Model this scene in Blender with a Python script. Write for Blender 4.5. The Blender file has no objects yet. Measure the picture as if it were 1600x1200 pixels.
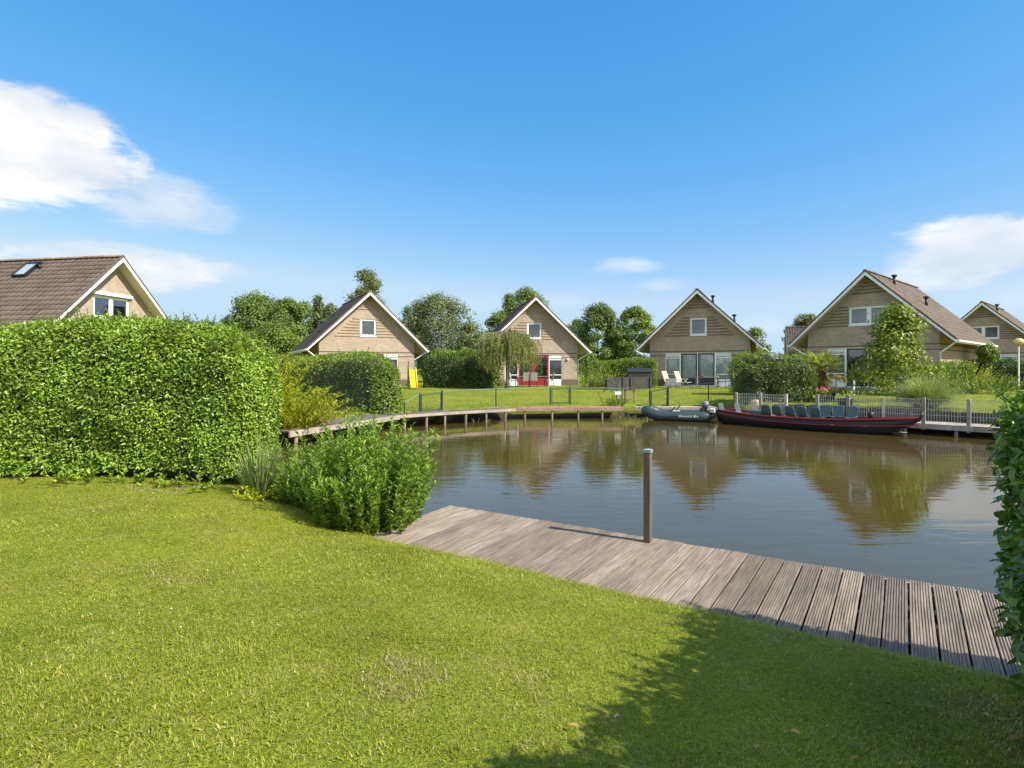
import bpy, math, random
import numpy as np
from mathutils import Vector, Matrix

random.seed(7)
rng = np.random.default_rng(11)
R = math.radians
SC = bpy.context.scene
COL = SC.collection
CAMZ, FPX, HOR = 1.75, 920.0, 580.0

# ------------------------------------------------------------------ camera
cam_d = bpy.data.cameras.new('camera')
cam_d.sensor_fit = 'HORIZONTAL'
cam_d.sensor_width = 36.0
cam_d.lens = 36.0 * FPX / 1600.0
cam_d.shift_y = (HOR - 600.0) / 1600.0
cam_d.clip_start = 0.05
cam_d.clip_end = 6000
cam = bpy.data.objects.new('camera', cam_d)
cam.location = (0, 0, CAMZ)
cam.rotation_euler = (R(90), 0, 0)
COL.objects.link(cam)
SC.camera = cam

# ------------------------------------------------------------------ light
SUN_AZ, SUN_EL = 120.0, 41.0
SKY_STRENGTH = 0.15
SUN_STRENGTH = 3.8
EXPOSURE = 1.05
SC.view_settings.view_transform = 'Standard'
SC.view_settings.look = 'None'
SC.view_settings.gamma = 1.0
SC.view_settings.use_curve_mapping = False
SC.view_settings.exposure = EXPOSURE
try:
    SC.cycles.max_bounces = 8
    SC.cycles.transparent_max_bounces = 10
    SC.cycles.use_denoising = True
    SC.cycles.caustics_reflective = False
    SC.cycles.caustics_refractive = False
    SC.cycles.use_adaptive_sampling = True
    SC.cycles.adaptive_threshold = 0.01
except Exception:
    pass

sun_d = bpy.data.lights.new('sun', 'SUN')
sun_d.energy = SUN_STRENGTH
sun_d.angle = R(0.53)
sun_d.color = (1.0, 0.93, 0.80)
sun = bpy.data.objects.new('sun', sun_d)
sdir = Vector((math.sin(R(SUN_AZ)) * math.cos(R(SUN_EL)), math.cos(R(SUN_AZ)) * math.cos(R(SUN_EL)), math.sin(R(SUN_EL))))
sun.rotation_euler = sdir.to_track_quat('Z', 'Y').to_euler()
sun.location = sdir * 60
COL.objects.link(sun)

world = bpy.data.worlds.new('World')
SC.world = world
world.use_nodes = True


class NT:
    """small helper to write node trees"""
    def __init__(self, tree):
        self.t = tree
        tree.nodes.clear()

    def n(self, typ, **kw):
        nd = self.t.nodes.new(typ)
        for k, v in kw.items():
            if k.startswith('i_'):
                key = k[2:]
                key = int(key) if key.isdigit() else key.replace('_', ' ')
                self.put(nd.inputs[key], v)
            else:
                setattr(nd, k, v)
        return nd

    def put(self, sock, v):
        if isinstance(v, bpy.types.NodeSocket):
            self.t.links.new(v, sock)
        elif isinstance(v, bpy.types.Node):
            self.t.links.new(v.outputs[0], sock)
        else:
            if isinstance(v, tuple) and len(v) == 3 and sock.type == 'RGBA':
                v = (*v, 1.0)
            sock.default_value = v

    def math(self, op, a, b=None, c=None, clamp=False):
        nd = self.t.nodes.new('ShaderNodeMath')
        nd.operation = op
        nd.use_clamp = clamp
        for i, v in enumerate((a, b, c)):
            if v is not None:
                self.put(nd.inputs[i], v)
        return nd.outputs[0]

    def mix(self, fac, a, b, blend='MIX'):
        nd = self.t.nodes.new('ShaderNodeMix')
        nd.data_type = 'RGBA'
        nd.blend_type = blend
        self.put(nd.inputs[0], fac)
        self.put(nd.inputs[6], a)
        self.put(nd.inputs[7], b)
        return nd.outputs[2]

    def ramp(self, fac, stops, interp='LINEAR'):
        nd = self.t.nodes.new('ShaderNodeValToRGB')
        nd.color_ramp.interpolation = interp
        el = nd.color_ramp.elements
        while len(el) > 1:
            el.remove(el[-1])
        for i, (p, c) in enumerate(stops):
            e = el[0] if i == 0 else el.new(p)
            e.position = p
            c = (c, c, c) if isinstance(c, (int, float)) else c
            e.color = (*c, 1.0)
        self.put(nd.inputs[0], fac)
        return nd.outputs[0]

    def noise(self, vec, scale, detail=4, rough=0.55, dist=0.0):
        nd = self.t.nodes.new('ShaderNodeTexNoise')
        if vec is not None:
            self.put(nd.inputs['Vector'], vec)
        nd.inputs['Scale'].default_value = scale
        nd.inputs['Detail'].default_value = detail
        nd.inputs['Roughness'].default_value = rough
        nd.inputs['Distortion'].default_value = dist
        return nd.outputs[0]

    def mapping(self, vec, scale=(1, 1, 1), loc=(0, 0, 0), rot=(0, 0, 0)):
        nd = self.t.nodes.new('ShaderNodeMapping')
        self.put(nd.inputs[0], vec)
        nd.inputs['Location'].default_value = loc
        nd.inputs['Rotation'].default_value = rot
        nd.inputs['Scale'].default_value = scale
        return nd.outputs[0]


def build_world():
    w = NT(world.node_tree)
    sky = w.n('ShaderNodeTexSky', sky_type='NISHITA', sun_disc=False, sun_elevation=R(SUN_EL), sun_rotation=R(SUN_AZ),
              altitude=0.0, air_density=1.0, dust_density=0.3, ozone_density=2.6)
    tc = w.n('ShaderNodeTexCoord')
    sep = w.n('ShaderNodeSeparateXYZ', i_0=tc.outputs['Generated'])
    az = w.math('ARCTAN2', sep.outputs[0], sep.outputs[1])
    el = w.math('ARCSINE', sep.outputs[2])
    # the sky in the photograph is a clear, saturated summer blue
    hs = w.n('ShaderNodeHueSaturation', i_Saturation=1.05, i_Value=1.0, i_Color=sky.outputs[0])
    hs.inputs['Hue'].default_value = 0.5
    # graded like the photograph: deeper overhead, paler but still blue towards the horizon
    K = SKY_STRENGTH * 2 ** EXPOSURE
    ch = w.n('ShaderNodeSeparateColor', i_0=hs.outputs[0])
    chan = []
    for i, (mul, a, g, top) in enumerate(((.47, 1.907, 1.54, .56), (.755, .695, .714, .77), (.85, .87, .35, .97))):
        q = w.math('POWER', w.math('MULTIPLY', ch.outputs[i], mul * K), g)
        chan.append(w.math('MINIMUM', w.math('MULTIPLY', q, a / K), top / K))
    skyc = w.n('ShaderNodeCombineColor', i_0=chan[0], i_1=chan[1], i_2=chan[2]).outputs[0]
    # cloud coordinates: direction, stretched sideways
    vec = w.n('ShaderNodeCombineXYZ', i_0=w.math('MULTIPLY', az, 1.0), i_1=w.math('MULTIPLY', el, 1.9), i_2=0.0).outputs[0]
    n1 = w.noise(vec, 5.5, 9, 0.56, 0.35)
    n2 = w.noise(w.mapping(vec, (1.0, 2.2, 1), (3.1, 1.7, 0)), 9.0, 8, 0.62, 0.6)
    wob = w.math('SUBTRACT', n1, 0.5)
    wob2 = w.math('SUBTRACT', n2, 0.5)

    def A(x):
        return math.atan((x - 800) / FPX)

    def E(x, y):
        a = A(x)
        return math.atan((HOR - y) / FPX * math.cos(a))
    # px centre, half sizes (px), density, softness
    clouds = [(30, 246, 220, 84, 1.0, 0.42), (85, 214, 140, 56, 1.0, .5), (-260, 210, 260, 120, 1.0, 0.6), (250, 322, 135, 48, 0.62, 0.9), (170, 428, 200, 44, 0.85, 0.7), (-160, 430, 200, 45, 0.6, .9),
              (972, 420, 68, 17, 0.62, 1.0), (1030, 448, 60, 15, 0.38, 1.3), (1545, 394, 190, 50, 0.85, .7), (1480, 425, 130, 34, 0.55, 1.), (1720, 380, 160, 60, .8, .8), (1660, 470, 220, 50, .2, 1.3),
              (1190, 515, 80, 22, 0.3, 1.3), (870, 470, 55, 16, 0.35, 1.4), (700, 480, 90, 18, 0.12, 1.4)]
    dens = None
    for (cx, cy, rx, ry, d, soft) in clouds:
        a0, e0 = A(cx), E(cx, cy)
        ra = rx / FPX * math.cos(a0) ** 2
        re = ry / FPX * math.cos(a0)
        dx = w.math('DIVIDE', w.math('SUBTRACT', az, a0), ra)
        dy = w.math('DIVIDE', w.math('SUBTRACT', el, e0), re)
        r2 = w.math('ADD', w.math('MULTIPLY', dx, dx), w.math('MULTIPLY', dy, dy))
        m = w.math('SUBTRACT', 1.0, r2)
        m = w.math('ADD', m, w.math('MULTIPLY', dy, .30))
        m = w.math('ADD', m, w.math('MULTIPLY', wob, 3.1))
        m = w.math('ADD', m, w.math('MULTIPLY', wob2, 1.7))
        mr = w.n('ShaderNodeMapRange', interpolation_type='SMOOTHERSTEP', i_0=m, i_1=-0.28, i_2=soft * 1.35, i_3=0.0, i_4=d)
        dens = mr.outputs[0] if dens is None else w.math('MAXIMUM', dens, mr.outputs[0])
    # unseen rest of the sky: denser, brighter cloud added as neutral fill light
    n3 = w.noise(tc.outputs['Generated'], 3.2, 8, 0.55, 0.3)
    away = w.n('ShaderNodeMapRange', interpolation_type='SMOOTHSTEP', i_0=w.math('ABSOLUTE', az), i_1=0.95, i_2=1.25, i_3=0.0, i_4=0.85)
    low = w.n('ShaderNodeMapRange', interpolation_type='SMOOTHSTEP', i_0=el, i_1=0.75, i_2=1.1, i_3=1.0, i_4=0.7)
    g = w.n('ShaderNodeMapRange', interpolation_type='SMOOTHSTEP', i_0=n3, i_1=0.40, i_2=0.60, i_3=0.0, i_4=1.0)
    fill_cloud = w.math('MULTIPLY', w.math('MULTIPLY', g.outputs[0], away.outputs[0]), low.outputs[0])
    # clouds white where thick, greyer on the underside of each billow
    n4 = w.noise(w.mapping(vec, (1, 1.3, 1), (0.0, 0.05, 0)), 6.0, 6, 0.5, 0.2)
    ccol = w.ramp(n4, [(0.30, (2.2, 2.5, 2.8)), (0.50, (3.0, 3.05, 3.15)), (0.60, (3.7, 3.65, 3.6))])
    ccol2 = w.mix(1.0, ccol, (1.0, 1.0, 1.0), 'MULTIPLY')
    col = w.mix(dens, skyc, ccol2)
    col = w.mix(fill_cloud, col, (5.2, 5.1, 4.95))
    bg = w.n('ShaderNodeBackground', i_Color=col, i_Strength=SKY_STRENGTH)
    out = w.n('ShaderNodeOutputWorld', i_Surface=bg)


build_world()

# ------------------------------------------------------------------ helpers: points, objects


def px(x, y, z):
    """the point of the plane at height z that the photograph shows at pixel x, y"""
    d = (CAMZ - z) * FPX / (y - HOR)
    return Vector(((x - 800) / FPX * d, d, z))


def pd(x, y, d):
    """the point at distance d along the view that the photograph shows at pixel x, y"""
    return Vector(((x - 800) / FPX * d, d, CAMZ - (y - HOR) / FPX * d))


def tag(o, label=None, cat=None, group=None, kind=None):
    if label:
        o['label'] = label
    if cat:
        o['category'] = cat
    if group:
        o['group'] = group
    if kind:
        o['kind'] = kind
    return o


def empty(name, loc, rz=0.0, label=None, cat=None, group=None):
    o = bpy.data.objects.new(name, None)
    o.empty_display_size = 0.2
    o.location = loc
    o.rotation_euler = (0, 0, rz)
    COL.objects.link(o)
    return tag(o, label, cat, group)


class MB:
    """collects simple solids into ONE mesh"""
    def __init__(self):
        self.v, self.f = [], []
        self.n = 0

    def add(self, vs, fs):
        self.v.extend([tuple(p) for p in vs])
        self.f.extend([tuple(i + self.n for i in f) for f in fs])
        self.n += len(vs)
        return self

    def box(self, x0, x1, y0, y1, z0, z1, m=None):
        vs = [(x0, y0, z0), (x1, y0, z0), (x1, y1, z0), (x0, y1, z0), (x0, y0, z1), (x1, y0, z1), (x1, y1, z1), (x0, y1, z1)]
        if m is not None:
            vs = [m @ Vector(p) for p in vs]
        return self.add(vs, [(3, 2, 1, 0), (4, 5, 6, 7), (0, 1, 5, 4), (1, 2, 6, 5), (2, 3, 7, 6), (3, 0, 4, 7)])

    def bar(self, a, b, w, h=None, up=(0, 0, 1)):
        """square bar from a to b"""
        a, b = Vector(a), Vector(b)
        h = w if h is None else h
        d = (b - a)
        if d.length < 1e-6:
            return self
        d.normalize()
        up = Vector(up)
        if abs(d.dot(up)) > 0.98:
            up = Vector((1, 0, 0))
        s = d.cross(up).normalized()
        u = s.cross(d).normalized()
        vs = []
        for p in (a, b):
            for (i, j) in ((-1, -1), (1, -1), (1, 1), (-1, 1)):
                vs.append(p + s * (i * w / 2) + u * (j * h / 2))
        return self.add(vs, [(3, 2, 1, 0), (4, 5, 6, 7), (0, 1, 5, 4), (1, 2, 6, 5), (2, 3, 7, 6), (3, 0, 4, 7)])

    def tube(self, pts, radii, n=8, caps=True):
        pts = [Vector(p) for p in pts]
        if isinstance(radii, (int, float)):
            radii = [radii] * len(pts)
        vs, fs = [], []
        ref = None
        for i, p in enumerate(pts):
            t = (pts[min(i + 1, len(pts) - 1)] - pts[max(i - 1, 0)])
            t = t.normalized() if t.length > 1e-9 else Vector((0, 0, 1))
            if ref is None:
                ref = Vector((1, 0, 0)) if abs(t.x) < 0.9 else Vector((0, 1, 0))
            s = t.cross(ref).normalized()
            u = s.cross(t).normalized()
            ref = u.cross(s) * 0 + ref
            for k in range(n):
                a = 2 * math.pi * k / n
                vs.append(p + (s * math.cos(a) + u * math.sin(a)) * radii[i])
        for i in range(len(pts) - 1):
            for k in range(n):
                k2 = (k + 1) % n
                fs.append((i * n + k, i * n + k2, (i + 1) * n + k2, (i + 1) * n + k))
        if caps:
            fs.append(tuple(range(n - 1, -1, -1)))
            fs.append(tuple(range((len(pts) - 1) * n, len(pts) * n)))
        return self.add(vs, fs)

    def lathe(self, prof, n=16, c=(0, 0, 0)):
        """profile of (radius, z) turned about the upright axis through c"""
        c = Vector(c)
        vs, fs = [], []
        for (r, z) in prof:
            for k in range(n):
                a = 2 * math.pi * k / n
                vs.append(c + Vector((r * math.cos(a), r * math.sin(a), z)))
        m = len(prof)
        for i in range(m - 1):
            for k in range(n):
                k2 = (k + 1) % n
                fs.append((i * n + k, i * n + k2, (i + 1) * n + k2, (i + 1) * n + k))
        fs.append(tuple(range(n - 1, -1, -1)))
        fs.append(tuple(range((m - 1) * n, m * n)))
        return self.add(vs, fs)

    def mesh(self, name, mat, smooth=False):
        me = bpy.data.meshes.new(name)
        me.from_pydata(self.v, [], self.f)
        if mat is not None:
            me.materials.append(mat)
        if smooth:
            for p in me.polygons:
                p.use_smooth = True
        me.update()
        return me

    def build(self, name, mat, parent=None, smooth=False, label=None, bevel=0.0):
        return link(name, self.mesh(name, mat, smooth), parent, label, bevel)


def link(name, me, parent=None, label=None, bevel=0.0):
    o = bpy.data.objects.new(name, me)
    COL.objects.link(o)
    if parent is not None:
        o.parent = parent
    if label:
        o['label'] = label
    if bevel:
        b = o.modifiers.new('bevel', 'BEVEL')
        b.width = bevel
        b.segments = 2
        b.limit_method = 'ANGLE'
        b.angle_limit = R(40)
    return o


def np_mesh(name, verts, faces, mat, smooth=False):
    """verts (n,3), faces (m,k) numpy arrays"""
    me = bpy.data.meshes.new(name)
    n, (m, k) = len(verts), faces.shape
    me.vertices.add(n)
    me.vertices.foreach_set('co', np.ascontiguousarray(verts, dtype=np.float32).ravel())
    me.loops.add(m * k)
    me.loops.foreach_set('vertex_index', np.ascontiguousarray(faces, dtype=np.int32).ravel())
    me.polygons.add(m)
    me.polygons.foreach_set('loop_start', np.arange(0, m * k, k, dtype=np.int32))
    me.polygons.foreach_set('loop_total', np.full(m, k, dtype=np.int32))
    if smooth:
        me.polygons.foreach_set('use_smooth', np.ones(m, dtype=bool))
    if mat is not None:
        me.materials.append(mat)
    me.update(calc_edges=True)
    return me


def nrm(a):
    return a / np.maximum(np.linalg.norm(a, axis=1, keepdims=True), 1e-9)


def leaf_verts(P, D, N, L, W, fold=0.25, curl=0.15):
    """leaves as two folded quads each: P base points, D direction of the blade, N its upper side"""
    n = len(P)
    D = nrm(D)
    S = nrm(np.cross(D, N))
    U = np.cross(S, D)
    L = np.broadcast_to(np.asarray(L, float).reshape(-1, 1), (n, 1))
    W = np.broadcast_to(np.asarray(W, float).reshape(-1, 1), (n, 1)) / 2
    v = np.empty((n, 6, 3))
    v[:, 0] = P
    v[:, 1] = P + D * L * .30 + S * W * .85 + U * W * fold
    v[:, 2] = P + D * L * .68 + S * W * .80 + U * (W * fold - L * curl * .4)
    v[:, 3] = P + D * L - U * L * curl
    v[:, 4] = P + D * L * .68 - S * W * .80 + U * (W * fold - L * curl * .4)
    v[:, 5] = P + D * L * .30 - S * W * .85 + U * W * fold
    b = (np.arange(n) * 6)[:, None]
    f = np.concatenate([b + np.array([0, 1, 2, 3]), b + np.array([0, 3, 4, 5])], 0)
    return v.reshape(-1, 3), f


def leaf_quads(P, D, N, L, W, fold=0.25):
    """cheap leaves for distance: one folded rhombus, two triangles"""
    n = len(P)
    D = nrm(D)
    S = nrm(np.cross(D, N))
    U = np.cross(S, D)
    L = np.broadcast_to(np.asarray(L, float).reshape(-1, 1), (n, 1))
    W = np.broadcast_to(np.asarray(W, float).reshape(-1, 1), (n, 1)) / 2
    v = np.empty((n, 4, 3))
    v[:, 0] = P
    v[:, 1] = P + D * L * .45 + S * W + U * W * fold
    v[:, 2] = P + D * L
    v[:, 3] = P + D * L * .45 - S * W + U * W * fold
    b = (np.arange(n) * 4)[:, None]
    f = np.concatenate([b + np.array([0, 1, 2]), b + np.array([0, 2, 3])], 0)
    return v.reshape(-1, 3), f


def blades(P, D, L, W, droop, seg=4, side=None):
    """arching grass blades: strips that start along D and bend over under their weight"""
    n = len(P)
    D = nrm(D)
    H = D.copy()
    H[:, 2] = 0
    H = nrm(H + rng.normal(0, .02, (n, 3)) * [1, 1, 0])
    S = np.stack([-H[:, 1], H[:, 0], np.zeros(n)], 1)
    L = np.broadcast_to(np.asarray(L, float).reshape(-1, 1), (n, 1))
    W = np.broadcast_to(np.asarray(W, float).reshape(-1, 1), (n, 1))
    droop = np.broadcast_to(np.asarray(droop, float).reshape(-1, 1), (n, 1))
    v = np.empty((n, seg * 2 + 1, 3))
    for i in range(seg):
        t = i / seg
        c = P + D * L * t + (H * .35 - np.array([0, 0, 1.0])) * droop * L * t * t
        w = W * (1 - t ** 1.7) * .5 * (1 if i else .7)
        v[:, 2 * i] = c - S * w
        v[:, 2 * i + 1] = c + S * w
    v[:, seg * 2] = P + D * L + (H * .35 - np.array([0, 0, 1.0])) * droop * L
    b = (np.arange(n) * (seg * 2 + 1))[:, None]
    fs = []
    for i in range(seg - 1):
        fs.append(b + np.array([2 * i, 2 * i + 1, 2 * i + 3]))
        fs.append(b + np.array([2 * i, 2 * i + 3, 2 * i + 2]))
    i = seg - 1
    fs.append(b + np.array([2 * i, 2 * i + 1, 2 * i + 2]))
    return v.reshape(-1, 3), np.concatenate(fs, 0)


def cat(parts):
    """join (verts, faces) pairs"""
    V, F, n = [], [], 0
    for v, f in parts:
        V.append(v)
        F.append(f + n)
        n += len(v)
    return np.concatenate(V), np.concatenate(F)


def lump(p, s, seed=0):
    """smooth cheap noise in -1..1"""
    r = np.random.default_rng(seed)
    out = np.zeros(len(p))
    tot = 0
    for o in range(3):
        for k in range(4):
            d = r.normal(0, 1, 3)
            d /= np.linalg.norm(d)
            a = .6 ** o
            out += a * np.sin(p @ d * s * (1.9 ** o) + r.uniform(0, 6.28))
            tot += a
    return out / tot * 1.8


# ------------------------------------------------------------------ materials
MATS = {}


def newmat(name):
    m = bpy.data.materials.new(name)
    m.use_nodes = True
    MATS[name] = m
    return m, NT(m.node_tree)


def plain(name, col, rough=0.6, metal=0.0, var=0.12, scale=6.0, bump=0.0, spec=0.5, bscale=40.0):
    """paint, metal, plastic: a colour with slight uneven wear"""
    m, t = newmat(name)
    tc = t.n('ShaderNodeTexCoord')
    n = t.noise(tc.outputs['Object'], scale, 5, 0.6)
    lo = tuple(c * (1 - var) for c in col)
    hi = tuple(min(1, c * (1 + var)) for c in col)
    c = t.ramp(n, [(0.3, lo), (0.7, hi)])
    b = t.n('ShaderNodeBsdfPrincipled', i_Base_Color=c, i_Roughness=rough, i_Metallic=metal)
    b.inputs['Specular IOR Level'].default_value = spec
    if bump:
        bp = t.n('ShaderNodeBump', i_Strength=bump, i_Distance=0.01, i_Height=t.noise(tc.outputs['Object'], bscale, 4, 0.6))
        t.put(b.inputs['Normal'], bp.outputs[0])
    t.n('ShaderNodeOutputMaterial', i_Surface=b)
    return m


def leafmat(name, stops, rough=0.42, trans=0.35, tint=(1.25, 1.3, .6), patch=0.6, pscale=0.9, spec=0.35):
    """leaves: every leaf its own shade, a broad patchiness, light let through"""
    m, t = newmat(name)
    g = t.n('ShaderNodeNewGeometry')
    oi = t.n('ShaderNodeObjectInfo')
    r = t.math('FRACT', t.math('ADD', g.outputs['Random Per Island'], t.math('MULTIPLY', oi.outputs['Random'], 3.7)))
    c = t.ramp(r, stops)
    n = t.noise(g.outputs['Position'], pscale, 3, 0.5)
    k = t.ramp(n, [(0.3, 1 - patch * .5), (0.7, 1 + patch * .3)])
    c = t.mix(1.0, c, k, 'MULTIPLY')
    b = t.n('ShaderNodeBsdfPrincipled', i_Base_Color=c, i_Roughness=rough)
    b.inputs['Specular IOR Level'].default_value = spec
    ct = t.mix(1.0, c, tint, 'MULTIPLY')
    tr = t.n('ShaderNodeBsdfTranslucent', i_Color=ct)
    mx = t.n('ShaderNodeMixShader', i_0=trans, i_1=b.outputs[0], i_2=tr.outputs[0])
    t.n('ShaderNodeOutputMaterial', i_Surface=mx)
    return m


def brickmat(name, c1, c2, mortar, bw=0.21, bh=0.0625):
    m, t = newmat(name)
    tc = t.n('ShaderNodeTexCoord')
    s = t.n('ShaderNodeSeparateXYZ', i_0=tc.outputs['Object'])
    v = t.n('ShaderNodeCombineXYZ', i_0=t.math('ADD', s.outputs[0], s.outputs[1]), i_1=s.outputs[2], i_2=0.0)
    br = t.n('ShaderNodeTexBrick', i_Vector=v.outputs[0], i_Color1=c1, i_Color2=c2, i_Mortar=mortar, i_Scale=1.0)
    br.inputs['Brick Width'].default_value = bw
    br.inputs['Row Height'].default_value = bh
    br.inputs['Mortar Size'].default_value = 0.006
    br.inputs['Mortar Smooth'].default_value = 0.3
    br.inputs['Bias'].default_value = -0.1
    n = t.noise(tc.outputs['Object'], 0.9, 5, 0.6)
    k = t.ramp(n, [(0.3, 0.86), (0.7, 1.08)])
    c = t.mix(1.0, br.outputs['Color'], k, 'MULTIPLY')
    n2 = t.noise(tc.outputs['Object'], 14, 4, 0.6)
    c = t.mix(1.0, c, t.ramp(n2, [(0.3, 0.88), (0.7, 1.1)]), 'MULTIPLY')
    bp = t.n('ShaderNodeBump', i_Strength=0.6, i_Distance=0.006, i_Height=t.math('SUBTRACT', 1.0, br.outputs['Fac']))
    b = t.n('ShaderNodeBsdfPrincipled', i_Base_Color=c, i_Roughness=0.9, i_Normal=bp.outputs[0])
    t.n('ShaderNodeOutputMaterial', i_Surface=b)
    return m


def woodmat(name, col, grey, rough=0.75, axis=(1, 12, 12), scale=3.0, moss=None, rnd=0.25):
    m, t = newmat(name)
    tc = t.n('ShaderNodeTexCoord')
    oi = t.n('ShaderNodeObjectInfo')
    off = t.n('ShaderNodeVectorMath', operation='SCALE', i_0=(7.1, 3.3, 5.7))
    t.put(off.inputs['Scale'], oi.outputs['Random'])
    p = t.n('ShaderNodeVectorMath', operation='ADD', i_0=tc.outputs['Object'], i_1=off.outputs[0])
    v = t.mapping(p.outputs[0], axis)
    n = t.noise(v, scale, 7, 0.65, 0.4)
    c = t.ramp(n, [(0.3, col), (0.7, grey)])
    n2 = t.noise(p.outputs[0], 1.6, 5, 0.6)
    c = t.mix(1.0, c, t.ramp(n2, [(0.3, 0.72), (0.7, 1.15)]), 'MULTIPLY')
    k = t.ramp(oi.outputs['Random'], [(0.0, 1 - rnd), (1.0, 1 + rnd)])
    c = t.mix(1.0, c, k, 'MULTIPLY')
    if moss:
        n3 = t.noise(tc.outputs['Object'], 4.0, 6, 0.65)
        c = t.mix(t.ramp(n3, [(0.55, 0.0), (0.72, 0.8)]), c, moss)
    bp = t.n('ShaderNodeBump', i_Strength=0.35, i_Distance=0.004, i_Height=n)
    b = t.n('ShaderNodeBsdfPrincipled', i_Base_Color=c, i_Roughness=rough, i_Normal=bp.outputs[0])
    t.n('ShaderNodeOutputMaterial', i_Surface=b)
    return m


def glassmat(name, tint=(0.95, 0.97, 0.97), refl=0.10):
    m, t = newmat(name)
    fr = t.n('ShaderNodeFresnel', i_IOR=1.5)
    f = t.math('ADD', t.math('MULTIPLY', fr.outputs[0], .9), refl, clamp=True)
    tr = t.n('ShaderNodeBsdfTransparent', i_Color=tint)
    gl = t.n('ShaderNodeBsdfGlossy', i_Color=(0.95, 0.97, 1.0), i_Roughness=0.02)
    mx = t.n('ShaderNodeMixShader', i_0=f, i_1=tr.outputs[0], i_2=gl.outputs[0])
    t.n('ShaderNodeOutputMaterial', i_Surface=mx)
    return m


def rooftile_mat(name, c1, c2, lichen, amount=0.5):
    m, t = newmat(name)
    tc = t.n('ShaderNodeTexCoord')
    g = t.n('ShaderNodeNewGeometry')
    oi = t.n('ShaderNodeObjectInfo')
    r = t.math('FRACT', t.math('ADD', g.outputs['Random Per Island'], t.math('MULTIPLY', oi.outputs['Random'], 5.3)))
    c = t.ramp(r, [(0.0, c1), (1.0, c2)])
    n = t.noise(g.outputs['Position'], 1.2, 5, 0.65)
    c = t.mix(1.0, c, t.ramp(n, [(0.3, 0.8), (0.7, 1.15)]), 'MULTIPLY')
    n2 = t.noise(g.outputs['Position'], 2.6, 6, 0.7)
    c = t.mix(t.ramp(n2, [(0.60, 0.0), (0.75, amount)]), c, lichen)
    b = t.n('ShaderNodeBsdfPrincipled', i_Base_Color=c, i_Roughness=0.85)
    t.n('ShaderNodeOutputMaterial', i_Surface=b)
    return m


M_HEDGE = leafmat('privet_leaf', [(0, (0.152, 0.253, 0.027)), (.5, (0.232, 0.356, 0.038)), (.85, (0.325, 0.449, 0.052)), (1, (0.466, 0.544, 0.075))], rough=.36, trans=.24, pscale=1.6, patch=.6, spec=.5)
M_HEDGE2 = leafmat('hedge_leaf', [(0, (0.101, 0.179, 0.023)), (.6, (0.185, 0.283, 0.032)), (1, (0.337, 0.421, 0.056))], rough=.45, trans=.3)
M_HEDGED = leafmat('dark_hedge_leaf', [(0, (0.053, 0.094, 0.023)), (.6, (0.083, 0.144, 0.029)), (1, (0.134, 0.202, 0.043))], rough=.5, trans=.22)
M_LAUREL = leafmat('laurel_leaf', [(0, (0.078, 0.150, 0.026)), (.6, (0.125, 0.217, 0.032)), (1, (0.234, 0.346, 0.053))], rough=.3, trans=.3, patch=.3, spec=.5)
M_REDTIP = leafmat('red_tip_leaf', [(0, (0.070, 0.115, 0.027)), (.5, (0.112, 0.176, 0.034)), (.86, (0.154, 0.216, 0.041)), (.93, (0.154, 0.061, 0.041)), (1, (0.225, 0.095, 0.054))], rough=.33, trans=.25, spec=.5)
M_WILLOWB = leafmat('willow_shrub_leaf', [(0, (0.143, 0.244, 0.032)), (.6, (0.220, 0.341, 0.046)), (1, (0.371, 0.470, 0.082))], rough=.45, trans=.35, patch=.5)
M_TREE = leafmat('tree_leaf', [(0, (0.095, 0.147, 0.030)), (.6, (0.147, 0.217, 0.038)), (1, (0.236, 0.312, 0.057))], rough=.5, trans=.28, patch=.7, pscale=.5)
M_TREEG = leafmat('grey_tree_leaf', [(0, (0.110, 0.143, 0.053)), (.6, (0.169, 0.208, 0.073)), (1, (0.270, 0.300, 0.122))], rough=.5, trans=.3, patch=.6, pscale=.5)
M_TREEB = leafmat('bright_tree_leaf', [(0, (0.118, 0.186, 0.028)), (.6, (0.176, 0.259, 0.036)), (1, (0.287, 0.365, 0.056))], rough=.45, trans=.3, patch=.6, pscale=.6)
M_OLIVE = leafmat('olive_tree_leaf', [(0, (0.111, 0.125, 0.027)), (.6, (0.163, 0.181, 0.037)), (1, (0.260, 0.263, 0.062))], rough=.5, trans=.3, patch=.5, pscale=.6)
M_GOLD = leafmat('golden_leaf', [(0, (0.269, 0.328, 0.025)), (.6, (0.449, 0.483, 0.037)), (1, (0.681, 0.655, 0.069))], rough=.45, trans=.4, patch=.4)
M_MAPLE = leafmat('young_tree_leaf', [(0, (0.094, 0.150, 0.021)), (.5, (0.188, 0.263, 0.027)), (.9, (0.344, 0.390, 0.037)), (1, (0.515, 0.360, 0.060))], rough=.42, trans=.35, patch=.4, pscale=.8)
M_WEEP = leafmat('weeping_leaf', [(0, (0.144, 0.172, 0.041)), (.6, (0.222, 0.248, 0.062)), (1, (0.345, 0.359, 0.110))], rough=.5, trans=.35, patch=.4)
M_PALM = leafmat('palm_leaf', [(0, (0.175, 0.228, 0.024)), (.6, (0.300, 0.336, 0.036)), (1, (0.449, 0.432, 0.072))], rough=.4, trans=.3, patch=.3)
M_PALMDRY = leafmat('dry_palm_leaf', [(0, (0.312, 0.260, 0.060)), (1, (0.520, 0.420, 0.130))], rough=.5, trans=.3, patch=.3)
M_PAMPAS = leafmat('pampas_blade', [(0, (0.165, 0.224, 0.066)), (.6, (0.288, 0.356, 0.132)), (1, (0.494, 0.502, 0.224))], rough=.5, trans=.3, patch=.3)
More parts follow.
